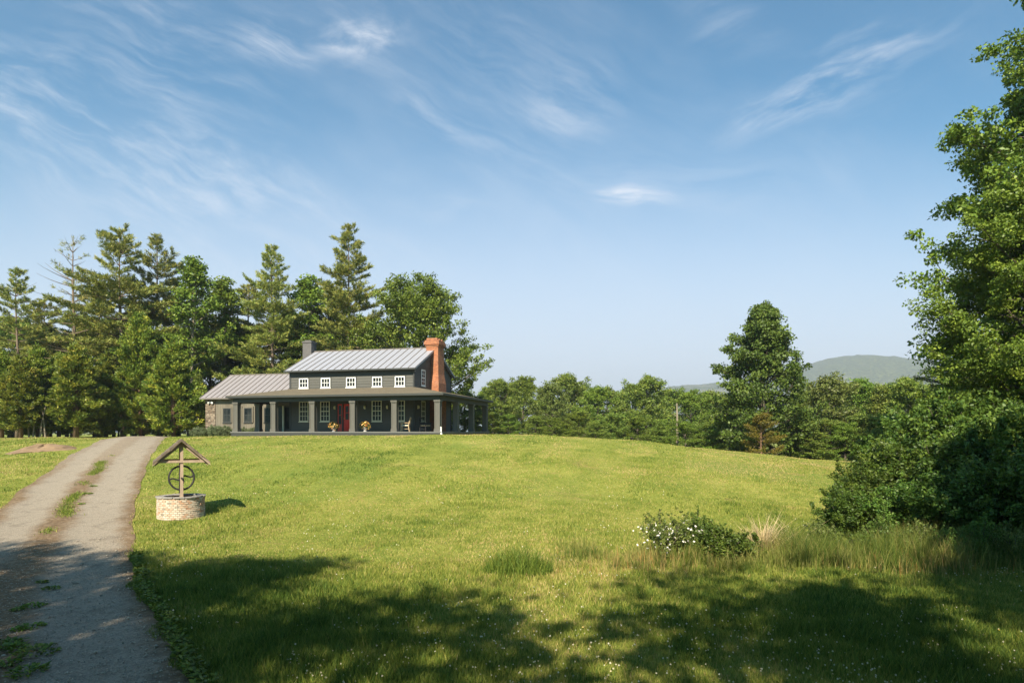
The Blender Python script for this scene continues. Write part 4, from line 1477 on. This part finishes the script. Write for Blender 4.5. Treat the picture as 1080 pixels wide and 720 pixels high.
for i, (px, yt, Y, kd) in enumerate([(515, 412, 108, 'wood_c'), (545, 408, 112, 'wood_a'), (575, 408, 114, 'wood_b'), (612, 410, 110, 'wood_c'), (640, 414, 112, 'wood_a'),
                                     (668, 412, 115, 'wood_c'), (706, 416, 112, 'wood_c'), (740, 420, 110, 'wood_a'), (775, 420, 112, 'wood_c'), (860, 415, 105, 'wood_a'), (890, 411, 108, 'wood_c'),
                                     (920, 412, 104, 'wood_a'), (950, 412, 100, 'wood_c'), (985, 412, 100, 'wood_a'), (1020, 408, 98, 'wood_c'), (1060, 405, 96, 'wood_a')]):
    tree_px(kd, px, yt, Y, 'leafy_tree', 'dim leafy tree in the back row, mostly hidden behind the tree line', group='back row behind the tree line', wide=1.3)
for i, (px, yt, Y, kd) in enumerate([(474, 425, 76, 'wood_c'), (490, 415, 78, 'wood_a'), (508, 420, 74, 'wood_c'), (536, 438, 74, 'wood_c'), (520, 436, 70, 'wood_a'), (585, 442, 70, 'wood_c'), (628, 446, 68, 'wood_a'), (770, 440, 66, 'wood_c'), (790, 450, 68, 'wood_a'), (830, 448, 64, 'wood_c'), (925, 455, 50, 'wood_a'), (960, 440, 52, 'wood_c'), (565, 440, 76, 'wood_a'), (610, 436, 75, 'wood_c'), (645, 438, 73, 'wood_a'), (672, 440, 74, 'wood_c'), (697, 444, 70, 'wood_b'), (722, 446, 69, 'wood_c'), (745, 448, 68, 'wood_a'),
                                     (853, 452, 60, 'wood_c'), (872, 445, 58, 'wood_a'), (892, 448, 57, 'wood_c'), (910, 440, 58, 'wood_a'), (940, 440, 56, 'wood_c')]):
    tree_px(kd, px, yt, Y, 'leafy_bush', 'low leafy bush at the foot of the far tree line', cat='bush', group='bushes at the foot of the tree line', wide=1.6)
tree_px('maple', 804, 317, 61, 'maple_tree', 'tall lone maple standing forward of the tree line, left of the mountain', rz=.7, wide=1.02)
K['rust'] = deciduous('rust', 41, 12, 4.6, .12, prof_wide, M['leaf_rust'], M['bark_red'], 22, 20, .30, .17, .8)
tree_px('rust', 803, 438, 56, 'rusty_bush', 'small rusty orange bush-like tree at the foot of the lone maple', cat='small tree', wide=1.25)
dx_, dy_, dz_ = at(714, 72)
t = MB()
t.tube([(0, 0, -.5), (.05, 0, 3), (0, .05, 6.2)], [.17, .14, .06], 7)
for zz, a_ in ((3.8, .3), (4.7, 2.8), (5.3, 1.2), (2.9, 4.0)):
    t.tube([(0, 0, zz), (.55 * math.cos(a_), .55 * math.sin(a_), zz + .25)], [.04, .015], 5)
o_ = t.build('dead_trunk', M['bark_pale']); o_.location = (dx_, dy_, dz_)
o_.scale = (1, 1, ((455 - 425) / FPX * 72 + EYE - dz_) / 6.2)
tag(o_, 'bare grey dead tree trunk standing in front of the tree line', 'dead tree')

# big trees on the right
K['big_a'] = deciduous('big_a', 51, 27, 8.6, .10, prof_wide, M['leaf_oak'], M['bark'], 76, 84, .17, .105, .62, sec=9, tr=.5)
K['big_b'] = deciduous('big_b', 52, 17, 5.0, .08, prof_round, M['leaf_oak'], M['bark'], 60, 90, .155, .095, .54, sec=8, tr=.34)


K['shade'] = deciduous('shade', 55, 12, 4.4, .12, prof_round, M['leaf_wood'], M['bark'], 26, 7, .24, .15, .60)


def place(kind, nat, x, y, H, rz, name, label, wide=1.0):
    tm, cm, bk = K[kind]
    t = empty(name, (x, y, tz(x, y) - .05), rz, label, 'tree')
    s = H / nat
    t.scale = (s * wide, s * wide, s)
    if len(tm.materials) == 0: tm.materials.append(bk)
    link('trunk', tm, None, t); link('crown', cm, None, t)
    return t


place('big_a', 27, 28.3, 27.5, 28.0, 2.6, 'broadleaf_tree', 'huge broadleaf tree rising out of the top right corner of the picture')
place('big_b', 17, 25.2, 29.5, 20.0, 5.2, 'broadleaf_tree', 'large broadleaf tree at the right edge, middle in height between its two broadleaf neighbours', 1.05)
place('big_b', 17, 21.2, 26.5, 12.6, 4.1, 'broadleaf_tree', 'lower broadleaf tree at the right edge above the dark thicket', 1.1)
tree_px('hemlock', 992, 352, 36, 'hemlock_tree', 'dark hemlock with drooping boughs left under the big right-hand trees', wide=1.0)
tree_px('hemlock', 1040, 395, 33, 'hemlock_tree', 'second darker hemlock deep behind the thicket at the right edge', wide=1.0)

# trees behind the viewpoint and to its right, whose shadows lie on the meadow
G6 = 'trees behind the viewpoint that shade the foreground'
for kd, x, y, H, rz in [('wood_c', -19, -9, 20, .3), ('wood_a', -11.5, -10.5, 20, 1.2), ('shade', -5.5, -10.5, 19, 2.2), ('shade', -.6, -10, 18.5, .3), ('slim', 1.8, -10, 21, 3.3),
                        ('shade', 6, -9, 20, 4.4), ('shade', 10.2, -7, 19.5, 1.4), ('shade', 14, -6, 19.5, 5.2)]:
    tree(kd, x, y, H, rz, 'leafy_tree', 'leafy tree behind the viewpoint that shades the foreground meadow', group=G6)
tree('wood_b', 10.8, 2.3, 17.5, 1.0, 'leafy_tree', 'nearer leafy tree outside the right edge shading the thicket')
tree('shade', 14.8, 4.0, 19, 3.0, 'leafy_tree', 'farther leafy tree outside the right edge shading the thicket')

# ================================================================== SHRUBS AND GROUND PLANTS
def shrub(name, seed, RAD, H, leaf, n_st=16, per=40, ln=.11, wd=.06, rad=.36, spiky=.3):
    """many arching stems from one root, leaf clumps along them"""
    r = np.random.default_rng(seed)
    mb = MB(); cl_ = []
    for k in range(n_st):
        az = 2.4 * k + r.normal(0, .3)
        out = RAD * math.sqrt((k + .5) / n_st) * r.uniform(.75, 1.1)
        top = H * (1 - .55 * (out / RAD) ** 2) * r.uniform(.75, 1.12)
        e = Vector((math.cos(az) * out, math.sin(az) * out, top))
        c0 = Vector((math.cos(az) * out * .35, math.sin(az) * out * .35, top * .75))
        P = [Vector((r.normal(0, .08), r.normal(0, .08), -.1))]
        for t in np.linspace(.15, 1, 7):
            t = float(t)
            P.append(P[0] * (1 - t) ** 2 + c0 * (2 * t * (1 - t)) + e * (t * t))
        mb.tube(P, np.linspace(.025, .006, len(P)), 4, cap=False)
        for i in range(1, len(P)):
            for s in range(3):
                g = P[i - 1].lerp(P[i], r.random())
                if g.z < .12 * H and r.random() < .5: continue
                cl_.append((g.x + r.normal(0, rad * .7), g.y + r.normal(0, rad * .7), max(g.z + r.normal(0, rad * .5), .05), r.uniform(.55, 1.1)))
        if r.random() < spiky:
            tip = e + Vector((r.normal(0, .15), r.normal(0, .15), H * r.uniform(.12, .3)))
            mb.tube([e, tip], [.008, .003], 3, cap=False)
            for g in (.3, .6, .95):
                q = e.lerp(tip, g); cl_.append((q.x, q.y, q.z, .35))
    Q, tint = leaf_cloud(r, np.array(cl_), per, rad, ln, wd, .85, .35)
    Q[:, :, 2] = np.maximum(Q[:, :, 2], .01)
    return mb.mesh(name + '_stems', True), quads_mesh(name + '_leaves', Q, tint, leaf), M['bark']


S = {}
S['thicket_a'] = shrub('thicket_a', 61, 2.2, 3.2, M['leaf_shrub'], 22, 56, .12, .066, .34, .6)
S['thicket_b'] = shrub('thicket_b', 62, 1.9, 2.6, M['leaf_shrub'], 20, 56, .115, .062, .32, .7)
S['low'] = shrub('low', 63, .85, .95, M['leaf_shrub'], 14, 30, .075, .045, .2, .2)
S['rose'] = shrub('rose', 64, .95, 1.2, M['leaf_pale'], 18, 13, .07, .032, .16, 1.0)
M['leaf_lavender'] = leafmat('leaf_lavender', (0.07, 0.10, 0.045), (0.13, 0.17, 0.08), (0.20, 0.24, 0.13))
S['rose_dark'] = shrub('rose_dark', 66, .85, 1.15, M['leaf_maple'], 16, 16, .07, .035, .17, 1.0)
S['lavender'] = shrub('lavender', 65, .9, .75, M['leaf_lavender'], 16, 34, .14, .025, .2, .5)


def bush(kind, x, y, s, rz, name, label, cat='bush', group=None, hz_=1.0):
    sm, lm, bk = S[kind]
    t = empty(name, (x, y, tz(x, y) - .03), rz, label, cat, group)
    t.scale = (s, s, s * hz_)
    if len(sm.materials) == 0: sm.materials.append(bk)
    link('stems', sm, None, t); link('foliage', lm, None, t)
    return t


G7 = 'shrubs of the dark thicket at the right edge'
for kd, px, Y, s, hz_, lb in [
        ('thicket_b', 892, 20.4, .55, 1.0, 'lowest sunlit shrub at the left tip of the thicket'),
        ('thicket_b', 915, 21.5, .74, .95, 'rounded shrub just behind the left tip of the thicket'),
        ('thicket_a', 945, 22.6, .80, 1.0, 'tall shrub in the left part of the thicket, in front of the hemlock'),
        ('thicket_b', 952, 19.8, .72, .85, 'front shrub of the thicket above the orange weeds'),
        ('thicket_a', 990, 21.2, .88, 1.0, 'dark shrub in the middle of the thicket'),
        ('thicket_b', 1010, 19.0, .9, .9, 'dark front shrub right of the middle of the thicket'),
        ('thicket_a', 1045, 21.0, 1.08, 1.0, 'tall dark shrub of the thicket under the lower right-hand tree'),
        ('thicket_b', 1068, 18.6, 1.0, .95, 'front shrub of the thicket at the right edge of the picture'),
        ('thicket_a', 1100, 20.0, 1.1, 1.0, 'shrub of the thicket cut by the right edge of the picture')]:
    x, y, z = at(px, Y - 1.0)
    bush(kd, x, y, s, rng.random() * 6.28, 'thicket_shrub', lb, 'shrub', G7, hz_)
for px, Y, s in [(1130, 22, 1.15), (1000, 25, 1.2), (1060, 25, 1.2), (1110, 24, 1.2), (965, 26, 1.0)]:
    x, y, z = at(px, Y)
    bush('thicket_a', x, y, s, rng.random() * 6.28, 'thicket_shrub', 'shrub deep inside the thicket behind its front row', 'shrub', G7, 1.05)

gx_, gy_ = ground_at(768, 592)
bush('low', gx_, gy_, .85, .5, 'green_bush', 'low dense dark green bush right of the white-flowering bush', hz_=.85).scale = (1.15, 1.0, .85)
gx_, gy_ = ground_at(742, 588)
bush('rose_dark', gx_ , gy_ + .5, .78, 2.5, 'green_bush', 'dark twiggy bush behind and between the flowering bush and the low dense bush', hz_=1.08)
gx_, gy_ = ground_at(703, 588)
rose = bush('rose', gx_, gy_, .9, 1.5, 'flowering_bush', 'airy bush covered with small white flowers in the meadow')
M['petal'] = plain('white_petal', (0.80, 0.78, 0.74), 0.6, 0.05, 4.0)
rr_ = np.random.default_rng(9)
n = 74
ctr = np.stack([rr_.normal(-.05, .42, n), rr_.normal(-.1, .42, n), np.clip(rr_.normal(.70, .20, n), .3, 1.15)], 1)
n_p = 5
C = np.repeat(ctr, n_p, 0)
D = unit(rr_.normal(size=C.shape) + [0, -.6, .4])
Q = leaf_quads(C + D * .016, D, rnd_unit(rr_, len(C)), .055, .045)
link('blossoms', quads_mesh('rose_blossoms', Q, np.full(len(Q), .5), M['petal']), None, rose)

# lavender-like shrubs along the wing wall and through the porch end
for i, (u_, v_, s) in enumerate([(-23.2, 3.6, .95), (-21.9, 3.9, 1.05), (-20.7, 3.6, 1.0), (-19.4, 4.0, .85), (-18.2, 3.9, .8), (-15.8, 4.4 - .5, .0)]):
    if s == 0: continue
    p = on_porch(u_, v_)
    bush('lavender', p.x, p.y, s, i * 1.3, 'border_shrub', 'soft grey-green shrub at the foot of the wing wall', 'shrub', 'grey-green shrubs along the wing wall')


def blades(X, Y, H, W, lean=.5, r=None, tall=False):
    """one grass blade per point: 5 vertices, a quad and a tip"""
    n = len(X)
    Z = terr(X, Y) - .01
    az = r.random(n) * 6.283
    la = r.random(n) * 6.283
    b = np.stack([X, Y, Z], 1)
    wv_ = np.stack([np.cos(az), np.sin(az), np.zeros(n)], 1) * (W * .5)[:, None]
    lv = np.stack([np.cos(la), np.sin(la), np.zeros(n)], 1) * (H * lean * r.uniform(.2, 1.0, n))[:, None]
    up = np.zeros((n, 3)); up[:, 2] = H
    mid = b + up * .55 + lv * .3
    tip = b + up * .98 + lv
    V = np.stack([b - wv_, b + wv_, mid + wv_ * .75, mid - wv_ * .75, tip], 1)
    base = (np.arange(n) * 5)[:, None]
    L = np.concatenate([base + [[0, 1, 2, 3]], base + [[3, 2, 4]]], 1)
    st = np.stack([np.arange(n) * 7, np.arange(n) * 7 + 4], 1)
    return V.reshape(-1, 3), L.reshape(-1), st.reshape(-1)


def grassmat(name, stops, trans=.3):
    m, h, b, o = newmat(name)
    tn = h.n('ShaderNodeAttribute', attribute_name='tint').outputs[2]
    cc = h.ramp(tn, stops)
    h.set(b, 'Base Color', cc); h.set(b, 'Roughness', .6); h.set(b, 'Specular IOR Level', .2)
    tl = h.n('ShaderNodeBsdfTranslucent', {'Color': cc})
    ms = h.n('ShaderNodeMixShader', {0: trans, 1: b.outputs[0], 2: tl.outputs[0]})
    h.set(o, 'Surface', ms.outputs[0])
    return m


M['grass'] = grassmat('grass', [(0.0, (0.050, 0.100, 0.016)), (0.35, (0.125, 0.180, 0.026)), (0.65, (0.250, 0.270, 0.050)), (0.88, (0.365, 0.335, 0.095)), (1.0, (0.46, 0.34, 0.16))])
M['weeds'] = grassmat('weeds', [(0.0, (0.050, 0.095, 0.014)), (0.4, (0.135, 0.170, 0.030)), (0.7, (0.26, 0.25, 0.075)), (0.9, (0.34, 0.26, 0.10)), (1.0, (0.33, 0.17, 0.05))])


def patch_noise(X, Y, sc_, seed):
    r = np.random.default_rng(seed)
    v = np.zeros(len(X))
    for k in range(7):
        a = r.random() * 6.28; f = sc_ * r.uniform(.6, 2.2)
        v += np.sin((X * math.cos(a) + Y * math.sin(a)) * f + r.random() * 6.28)
    return v / 3.0


def in_view(X, Y, mrg=1.12):
    return np.abs(X) < .783 * Y * mrg + 1.5


GR = np.random.default_rng(77)
parts = []
for y0, y1, den_, hh, ww in [(6.5, 11, 1500, .14, .011), (11, 16, 950, .125, .014), (16, 24, 460, .075, .018), (24, 36, 190, .062, .028), (36, 56, 60, .06, .046)]:
    xm = .783 * y1 * 1.12 + 1.5
    n = int(2 * xm * (y1 - y0) * den_)
    X = GR.uniform(-xm, xm, n); Y = GR.uniform(y0, y1, n)
    u_ = road_u(X, Y)
    dmt = u_ * np.interp(Y, YS, WID)
    mid = (np.abs(dmt - 2.15 - .10 * np.sin(Y * 2.1)) < .34 * np.clip(np.sin(Y * .55 + 2.6) + .55, .12, 1)) & (Y > 18.5) & (Y < 40)
    rag = .030 * patch_noise(X, Y, 2.6, 51)
    on = (u_ > .012 + rag) & (u_ < .985 + rag)
    ok = in_view(X, Y) & (~on | mid)
    # not inside the well or under the house
    ok &= np.hypot(X - wxx, Y - wyy) > WR + .02
    lx = (X - HX) * math.cos(TH) + (Y - HY) * math.sin(TH); ly = -(X - HX) * math.sin(TH) + (Y - HY) * math.cos(TH)
    ok &= ~((lx > -23.4) & (lx < .5) & (ly > -.4) & (ly < 12))
    X, Y = X[ok], Y[ok]
    pn = patch_noise(X, Y, .9, 3); pl = patch_noise(X, Y, .28, 5)
    H_ = hh * (1 + .35 * np.clip(pn, -1, 1.4)) * GR.uniform(.5, 1.25, len(X))
    clu = patch_noise(X, Y, 4.5, 21)
    cr_ = np.clip(patch_noise(X, Y, .8, 41) - .2, 0, .8) * np.clip((Y - 28) / 10, 0, 1) * .5 - .35 * np.clip(patch_noise(X, Y, 1.1, 43) - .7, 0, .8) * np.clip((Y - 22) / 10, 0, 1)
    tint = np.clip(.64 + cr_ + .15 * pl - .10 * pn - .14 * np.clip(clu, -.6, 1.2) + .14 * np.clip(patch_noise(X, Y, .5, 31) - .5, 0, 1) - .22 * np.clip(patch_noise(X, Y, 1.4, 33) - .75, 0, .8) + GR.normal(0, .20, len(X)) - .24 * np.clip((16.5 - Y) / 3.5, 0, 1), 0, 1)
    H_ = H_ * (1 + .25 * np.clip(clu, -1, 1))
    parts.append((X, Y, H_, np.full(len(X), ww), tint))
X, Y, H_, W_, T_ = [np.concatenate([p[i] for p in parts]) for i in range(5)]
V, L, ST = blades(X, Y, H_, W_, .7, GR)
ns_ = 9000                                               # grassy strip between the wheel tracks
Ys2 = GR.uniform(20.5, 37, ns_)
i_ = np.clip(((Ys2 + 9) / .3).astype(int), 0, len(YS) - 1)
off_ = 2.15 + GR.normal(0, .12, ns_) + .1 * np.sin(Ys2 * 1.3)
Xs2 = XR[i_] + NLX[i_] * off_; Yt2 = YS[i_] + NLY[i_] * off_ + GR.uniform(-.15, .15, ns_)
k2 = GR.random(ns_) < np.clip(.5 * np.sin(Yt2 * .8 + 1.0) + .45 * np.sin(Yt2 * 2.3) + .35, 0, 1)
V2_, L2_, S2_ = blades(Xs2[k2], Yt2[k2], GR.uniform(.05, .12, k2.sum()), np.full(k2.sum(), .028), .8, GR)
V2_[:, 2] += .03
T_ = np.concatenate([T_, np.clip(GR.normal(.42, .16, k2.sum()), 0, 1)])
L = np.concatenate([L, L2_ + len(V)]); ST = np.concatenate([ST, S2_ + len(X) * 7]); V = np.concatenate([V, V2_])
gm_ = np_mesh('meadow_grass', V, L, ST, np.repeat(T_, 2), M['grass'])
tag(link('meadow_grass', gm_), 'short green meadow grass over the slope', 'grass', kind='stuff')

# taller unmown grass and weeds across the middle and right
def region(pts, n, spread):
    """points scattered round given ground spots: (px, py, weight)"""
    wts = np.array([p[2] for p in pts], float); wts /= wts.sum()
    g = np.array([ground_at(p[0], p[1]) for p in pts])
    k = GR.choice(len(pts), n, p=wts)
    return g[k, 0] + GR.normal(0, spread, n), g[k, 1] + GR.normal(0, spread * .55, n)


NC = 330
cxs = 1.2 + 15.3 * GR.random(NC) ** .72
yc0 = np.interp(cxs, [1.2, 4, 8, 12, 16], [16.3, 16.3, 16.3, 16.2, 16.0])
cys = yc0 + GR.normal(0, 1, NC) * np.interp(cxs, [1.2, 5, 9, 16], [.55, .75, 1.05, 1.0])
crad = GR.uniform(.12, .62, NC)
chgt = GR.uniform(.15, .80, NC) * np.interp(cxs, [1.2, 4, 8], [.5, .75, 1.15]) * np.interp(cys, [13.6, 16], [.35, 1.05])
ctnt = np.clip(GR.normal(.37, .17, NC), .05, .9)
wk = (crad ** 1.4) / (crad ** 1.4).sum()
ki = GR.choice(NC, 52000, p=wk)
X = cxs[ki] + GR.normal(0, .6, len(ki)) * crad[ki]
Y = cys[ki] + GR.normal(0, .55, len(ki)) * crad[ki]
H_ = chgt[ki] * GR.uniform(.35, 1.15, len(ki))
T_ = np.clip(ctnt[ki] + GR.normal(0, .13, len(ki)), 0, .95)
V, L, ST = blades(X, Y, H_, GR.uniform(.007, .016, len(X)), .6, GR)
tag(link('tall_weeds', np_mesh('tall_weeds', V, L, ST, np.repeat(T_, 2), M['weeds'])), 'tall unmown grass and weeds across the middle of the meadow and before the thicket', 'weeds', kind='stuff')
# rust coloured seed stalks
X, Y = region([(690, 596, 1.2), (715, 600, 1), (660, 598, .8), (940, 604, 1.4), (952, 598, 1.4), (985, 602, .5), (870, 592, .5), (1060, 602, .3), (620, 602, .3)], 1000, .7)
Y = Y + GR.normal(0, .35, len(Y))
H_ = GR.uniform(.2, .55, len(X))
V, L, ST = blades(X, Y, H_, np.full(len(X), .012), .35, GR)
tag(link('sorrel_stalks', np_mesh('sorrel_stalks', V, L, ST, np.repeat(np.clip(GR.normal(.87, .09, len(X)), 0, 1), 2), M['weeds'])), 'reddish brown seed stalks among the tall weeds', 'weeds', kind='stuff')


def grass_tuft(px, py, n, hgt, spr, tint, lean, name, label, mat, w_=.016):
    gx0, gy0 = ground_at(px, py)
    r = np.random.default_rng(int(px))
    a = r.random(n) * 6.283; q = np.sqrt(r.random(n)) * spr
    X = gx0 + np.cos(a) * q; Y = gy0 + np.sin(a) * q * .8
    H_ = hgt * r.uniform(.3, 1.15, n) * (1 - .62 * (q / spr) ** 2)
    V, L, ST = blades(X, Y, H_, np.full(n, w_), lean, r)
    z0 = tz(gx0, gy0)
    V = V - np.array([gx0, gy0, z0])
    T_ = np.clip(r.normal(tint, .12, n), 0, 1)
    o = link(name, np_mesh(name, V, L, ST, np.repeat(T_, 2), mat))
    o.location = (gx0, gy0, z0)
    return tag(o, label, 'grass tuft')


M['straw'] = grassmat('straw', [(0.0, (0.30, 0.21, 0.11)), (.5, (0.52, 0.40, 0.23)), (1.0, (0.66, 0.55, 0.36))], .15)
grass_tuft(547, 604, 1300, .74, .80, .28, .75, 'grass_clump', 'dark green clump of long grass alone in the lawn left of the flowering bush', M['grass'])
grass_tuft(806, 588, 620, 1.15, .34, .55, .85, 'dry_grass_tuft', 'tuft of dry straw-coloured grass right of the low dense bush', M['straw'], .02)
grass_tuft(832, 582, 80, 1.25, .5, .6, .9, 'dry_grass_tuft', 'few long bent straw stalks between the dry tuft and the thicket', M['straw'], .016)

for i, (px, py, s_) in enumerate([(868, 584, .62), (905, 590, .5), (932, 582, .7), (968, 590, .66), (1003, 592, .6), (1036, 590, .72), (1068, 594, .66)]):
    gx0, gy0 = ground_at(px, py)
    bush('rose_dark' if i % 3 else 'rose', gx0, gy0, s_, i * 1.1, 'leafy_weed', 'leafy green weed among the tall grass before the thicket', 'weed', 'leafy weeds among the tall grass', 1.15)

# clover heads and seed heads in the near lawn
FN = 5200
Y = 7 + 20 * GR.random(FN) ** 1.6
X = GR.uniform(-1, 1, FN) * (.783 * Y * 1.1)
k_ = (road_u(X, Y) < -.03) & (patch_noise(X, Y, .6, 12) + .8 * patch_noise(X, Y, 2.1, 14) + GR.normal(0, .35, FN) > np.interp(Y, [8, 14, 24], [-.1, .25, .8]))
X, Y = X[k_], Y[k_]
Z = terr(X, Y) + GR.uniform(.07, .14, len(X))
mbc = []
for sgn in (0, 1):
    C = np.stack([X, Y, Z], 1)
    s = GR.uniform(.014, .028, len(X)) * (1 + .03 * (Y - 8))
    mbc.append(leaf_quads(C, np.tile([[0, 0, 1.0]], (len(X), 1)) + GR.normal(0, .2, C.shape), np.tile([[1.0, 0, 0] if sgn else [0, 1.0, 0]], (len(X), 1)) + GR.normal(0, .3, C.shape), s, s, .3))
    mbc.append(leaf_quads(C, np.tile([[1.0, 0, 0.1]], (len(X), 1)) + GR.normal(0, .2, C.shape), np.tile([[0, .3, 1.0] if sgn else [0, -.8, .6]], (len(X), 1)), s, s, .3))
Q = np.concatenate(mbc)
M['clover'] = grassmat('clover', [(0, (0.42, 0.40, 0.26)), (.5, (0.60, 0.57, 0.44)), (.97, (0.70, 0.66, 0.56)), (1.0, (0.75, 0.55, 0.04))], .2)
tag(link('clover_heads', quads_mesh('clover_heads', Q, np.tile(GR.random(len(X)), 4), M['clover'])), 'small whitish clover heads scattered in the near lawn', 'clover flowers', kind='stuff')

# broad-leaved weeds along the right verge of the drive and on it
def rosette(name, r, n, spr, ln):
    a = r.random(n) * 6.283
    q = np.sqrt(r.random(n)) * spr
    C = np.stack([np.cos(a) * q, np.sin(a) * q, .02 + .07 * r.random(n) * (1 - q / spr * .6)], 1)
    D = np.stack([np.cos(a), np.sin(a), r.normal(.25, .3, n)], 1)
    N = unit(r.normal(0, .35, (n, 3)) + [0, 0, 1])
    s = r.uniform(.6, 1.3, n)
    return quads_mesh(name, leaf_quads(C, D, N, ln * s, ln * .5 * s), r.random(n), M['leaf_oak'])


ros = [rosette('gravel_weed_%s' % 'abc'[i], np.random.default_rng(90 + i), 70 + 30 * i, .16 + .05 * i, .075) for i in range(3)]
spots = [(44, 617), (54, 623), (36, 642), (20, 668), (10, 684), (38, 692), (6, 706), (30, 713), (33, 664), (20, 646), (8, 690), (92, 522), (86, 533), (98, 514)]
for i, (px, py) in enumerate(spots):
    gx0, gy0 = ground_at(px, py)
    o = link('gravel_weed', ros[i % 3])
    o.location = (gx0, gy0, tz(gx0, gy0) + .03)
    s = .8 if py < 680 else 1.15
    o.scale = (s, s, s * 1.2); o.rotation_euler = (0, 0, i * 1.7)
    tag(o, 'small leafy weed growing in the gravel of the drive', 'weed', 'weeds in the gravel drive')
nv = 460
Yv = 7.5 + 9 * GR.random(nv)
Xv = np.interp(Yv, RYs, RXs) + np.abs(GR.normal(0, .14, nv)) - .06
Cv = []; Tv = []
for x, y in zip(Xv, Yv):
    k = 9
    a = GR.random(k) * 6.283
    c = np.stack([x + np.cos(a) * .05, y + np.sin(a) * .05, np.full(k, tz(x, y) + .05) + GR.random(k) * .10], 1)
    d = np.stack([np.cos(a), np.sin(a), GR.normal(.3, .3, k)], 1)
    s = GR.uniform(.7, 1.3, k)
    Cv.append(leaf_quads(c, d, unit(GR.normal(0, .4, (k, 3)) + [0, 0, 1]), .075 * s, .042 * s)); Tv.append(GR.random(k))
tag(link('verge_weeds', quads_mesh('verge_weeds', np.concatenate(Cv), np.concatenate(Tv), M['leaf_oak'])), 'leafy plantain and clover along the right verge of the drive', 'weeds', kind='stuff')
# loose gravel
ng = 11000
Yg = 7.2 + 12 * GR.random(ng) ** 1.4
ug = GR.uniform(.03, .97, ng)
ii = np.clip(((Yg + 9) / .3).astype(int), 0, len(YS) - 1)
Xg = XR[ii] + NLX[ii] * WID[ii] * ug; Yg2 = YS[ii] + NLY[ii] * WID[ii] * ug + GR.uniform(-.15, .15, ng)
kk = in_view(Xg, Yg2)
Xg, Yg2 = Xg[kk], Yg2[kk]
sg_ = GR.uniform(.006, .02, len(Xg)) * np.where(GR.random(len(Xg)) < .04, 1.9, 1)
oct_v = np.array([[1, 0, 0], [0, 1, 0], [-1, 0, 0], [0, -1, 0], [0, 0, .7], [0, 0, -.7]])
Vg = oct_v[None] * sg_[:, None, None] * GR.uniform(.6, 1.3, (len(Xg), 6, 1)) + np.stack([Xg, Yg2, terr(Xg, Yg2) + .05], 1)[:, None]
of = np.array([[0, 1, 4], [1, 2, 4], [2, 3, 4], [3, 0, 4], [1, 0, 5], [2, 1, 5], [3, 2, 5], [0, 3, 5]])
Lg = (np.arange(len(Xg)) * 6)[:, None, None] + of[None]
M['pebble'] = plain('gravel_pebble', (0.30, 0.265, 0.22), .9, .3, 20.0)
tag(link('loose_gravel', np_mesh('loose_gravel', Vg.reshape(-1, 3), Lg.reshape(-1), np.arange(len(Xg) * 8) * 3, np.repeat(GR.random(len(Xg)), 8), M['pebble'])), 'loose gravel on the drive', 'gravel', kind='stuff')
# dirt mound on the left crest
dmx, dmy = ground_at(46, 474)
dm = MB()
rd = np.random.default_rng(3)
rings_, segs_ = 7, 22
vs = []
for j in range(rings_):
    q = j / (rings_ - 1)
    for k in range(segs_):
        a = 6.2832 * k / segs_
        rr0 = q * (1 + .18 * math.sin(a * 3 + 1))
        rr0 *= 1 + rd.normal() * .07
        vs.append((1.5 * rr0 * math.cos(a), 2.0 * rr0 * math.sin(a), 0.24 * (1 - q * q) * (1 + .4 * math.sin(a * 2 + 1)) + rd.normal() * .03 * (1 - q) - .06 * q ** 4 + tz(dmx + 1.5 * rr0 * math.cos(a), dmy + 2.0 * rr0 * math.sin(a)) - tz(dmx, dmy)))
fs = [(j * segs_ + k, (j + 1) * segs_ + k, (j + 1) * segs_ + (k + 1) % segs_, j * segs_ + (k + 1) % segs_) for j in range(rings_ - 1) for k in range(segs_)]
dm.add(vs, fs)
o = dm.build('dirt_mound', plain('bare_dirt', (0.20, 0.135, 0.08), .95, .3, 3.0, bumps=.5))
o.location = (dmx, dmy, tz(dmx, dmy) + .02)
tag(o, 'low mound of bare brown dirt on the left crest', 'mound')
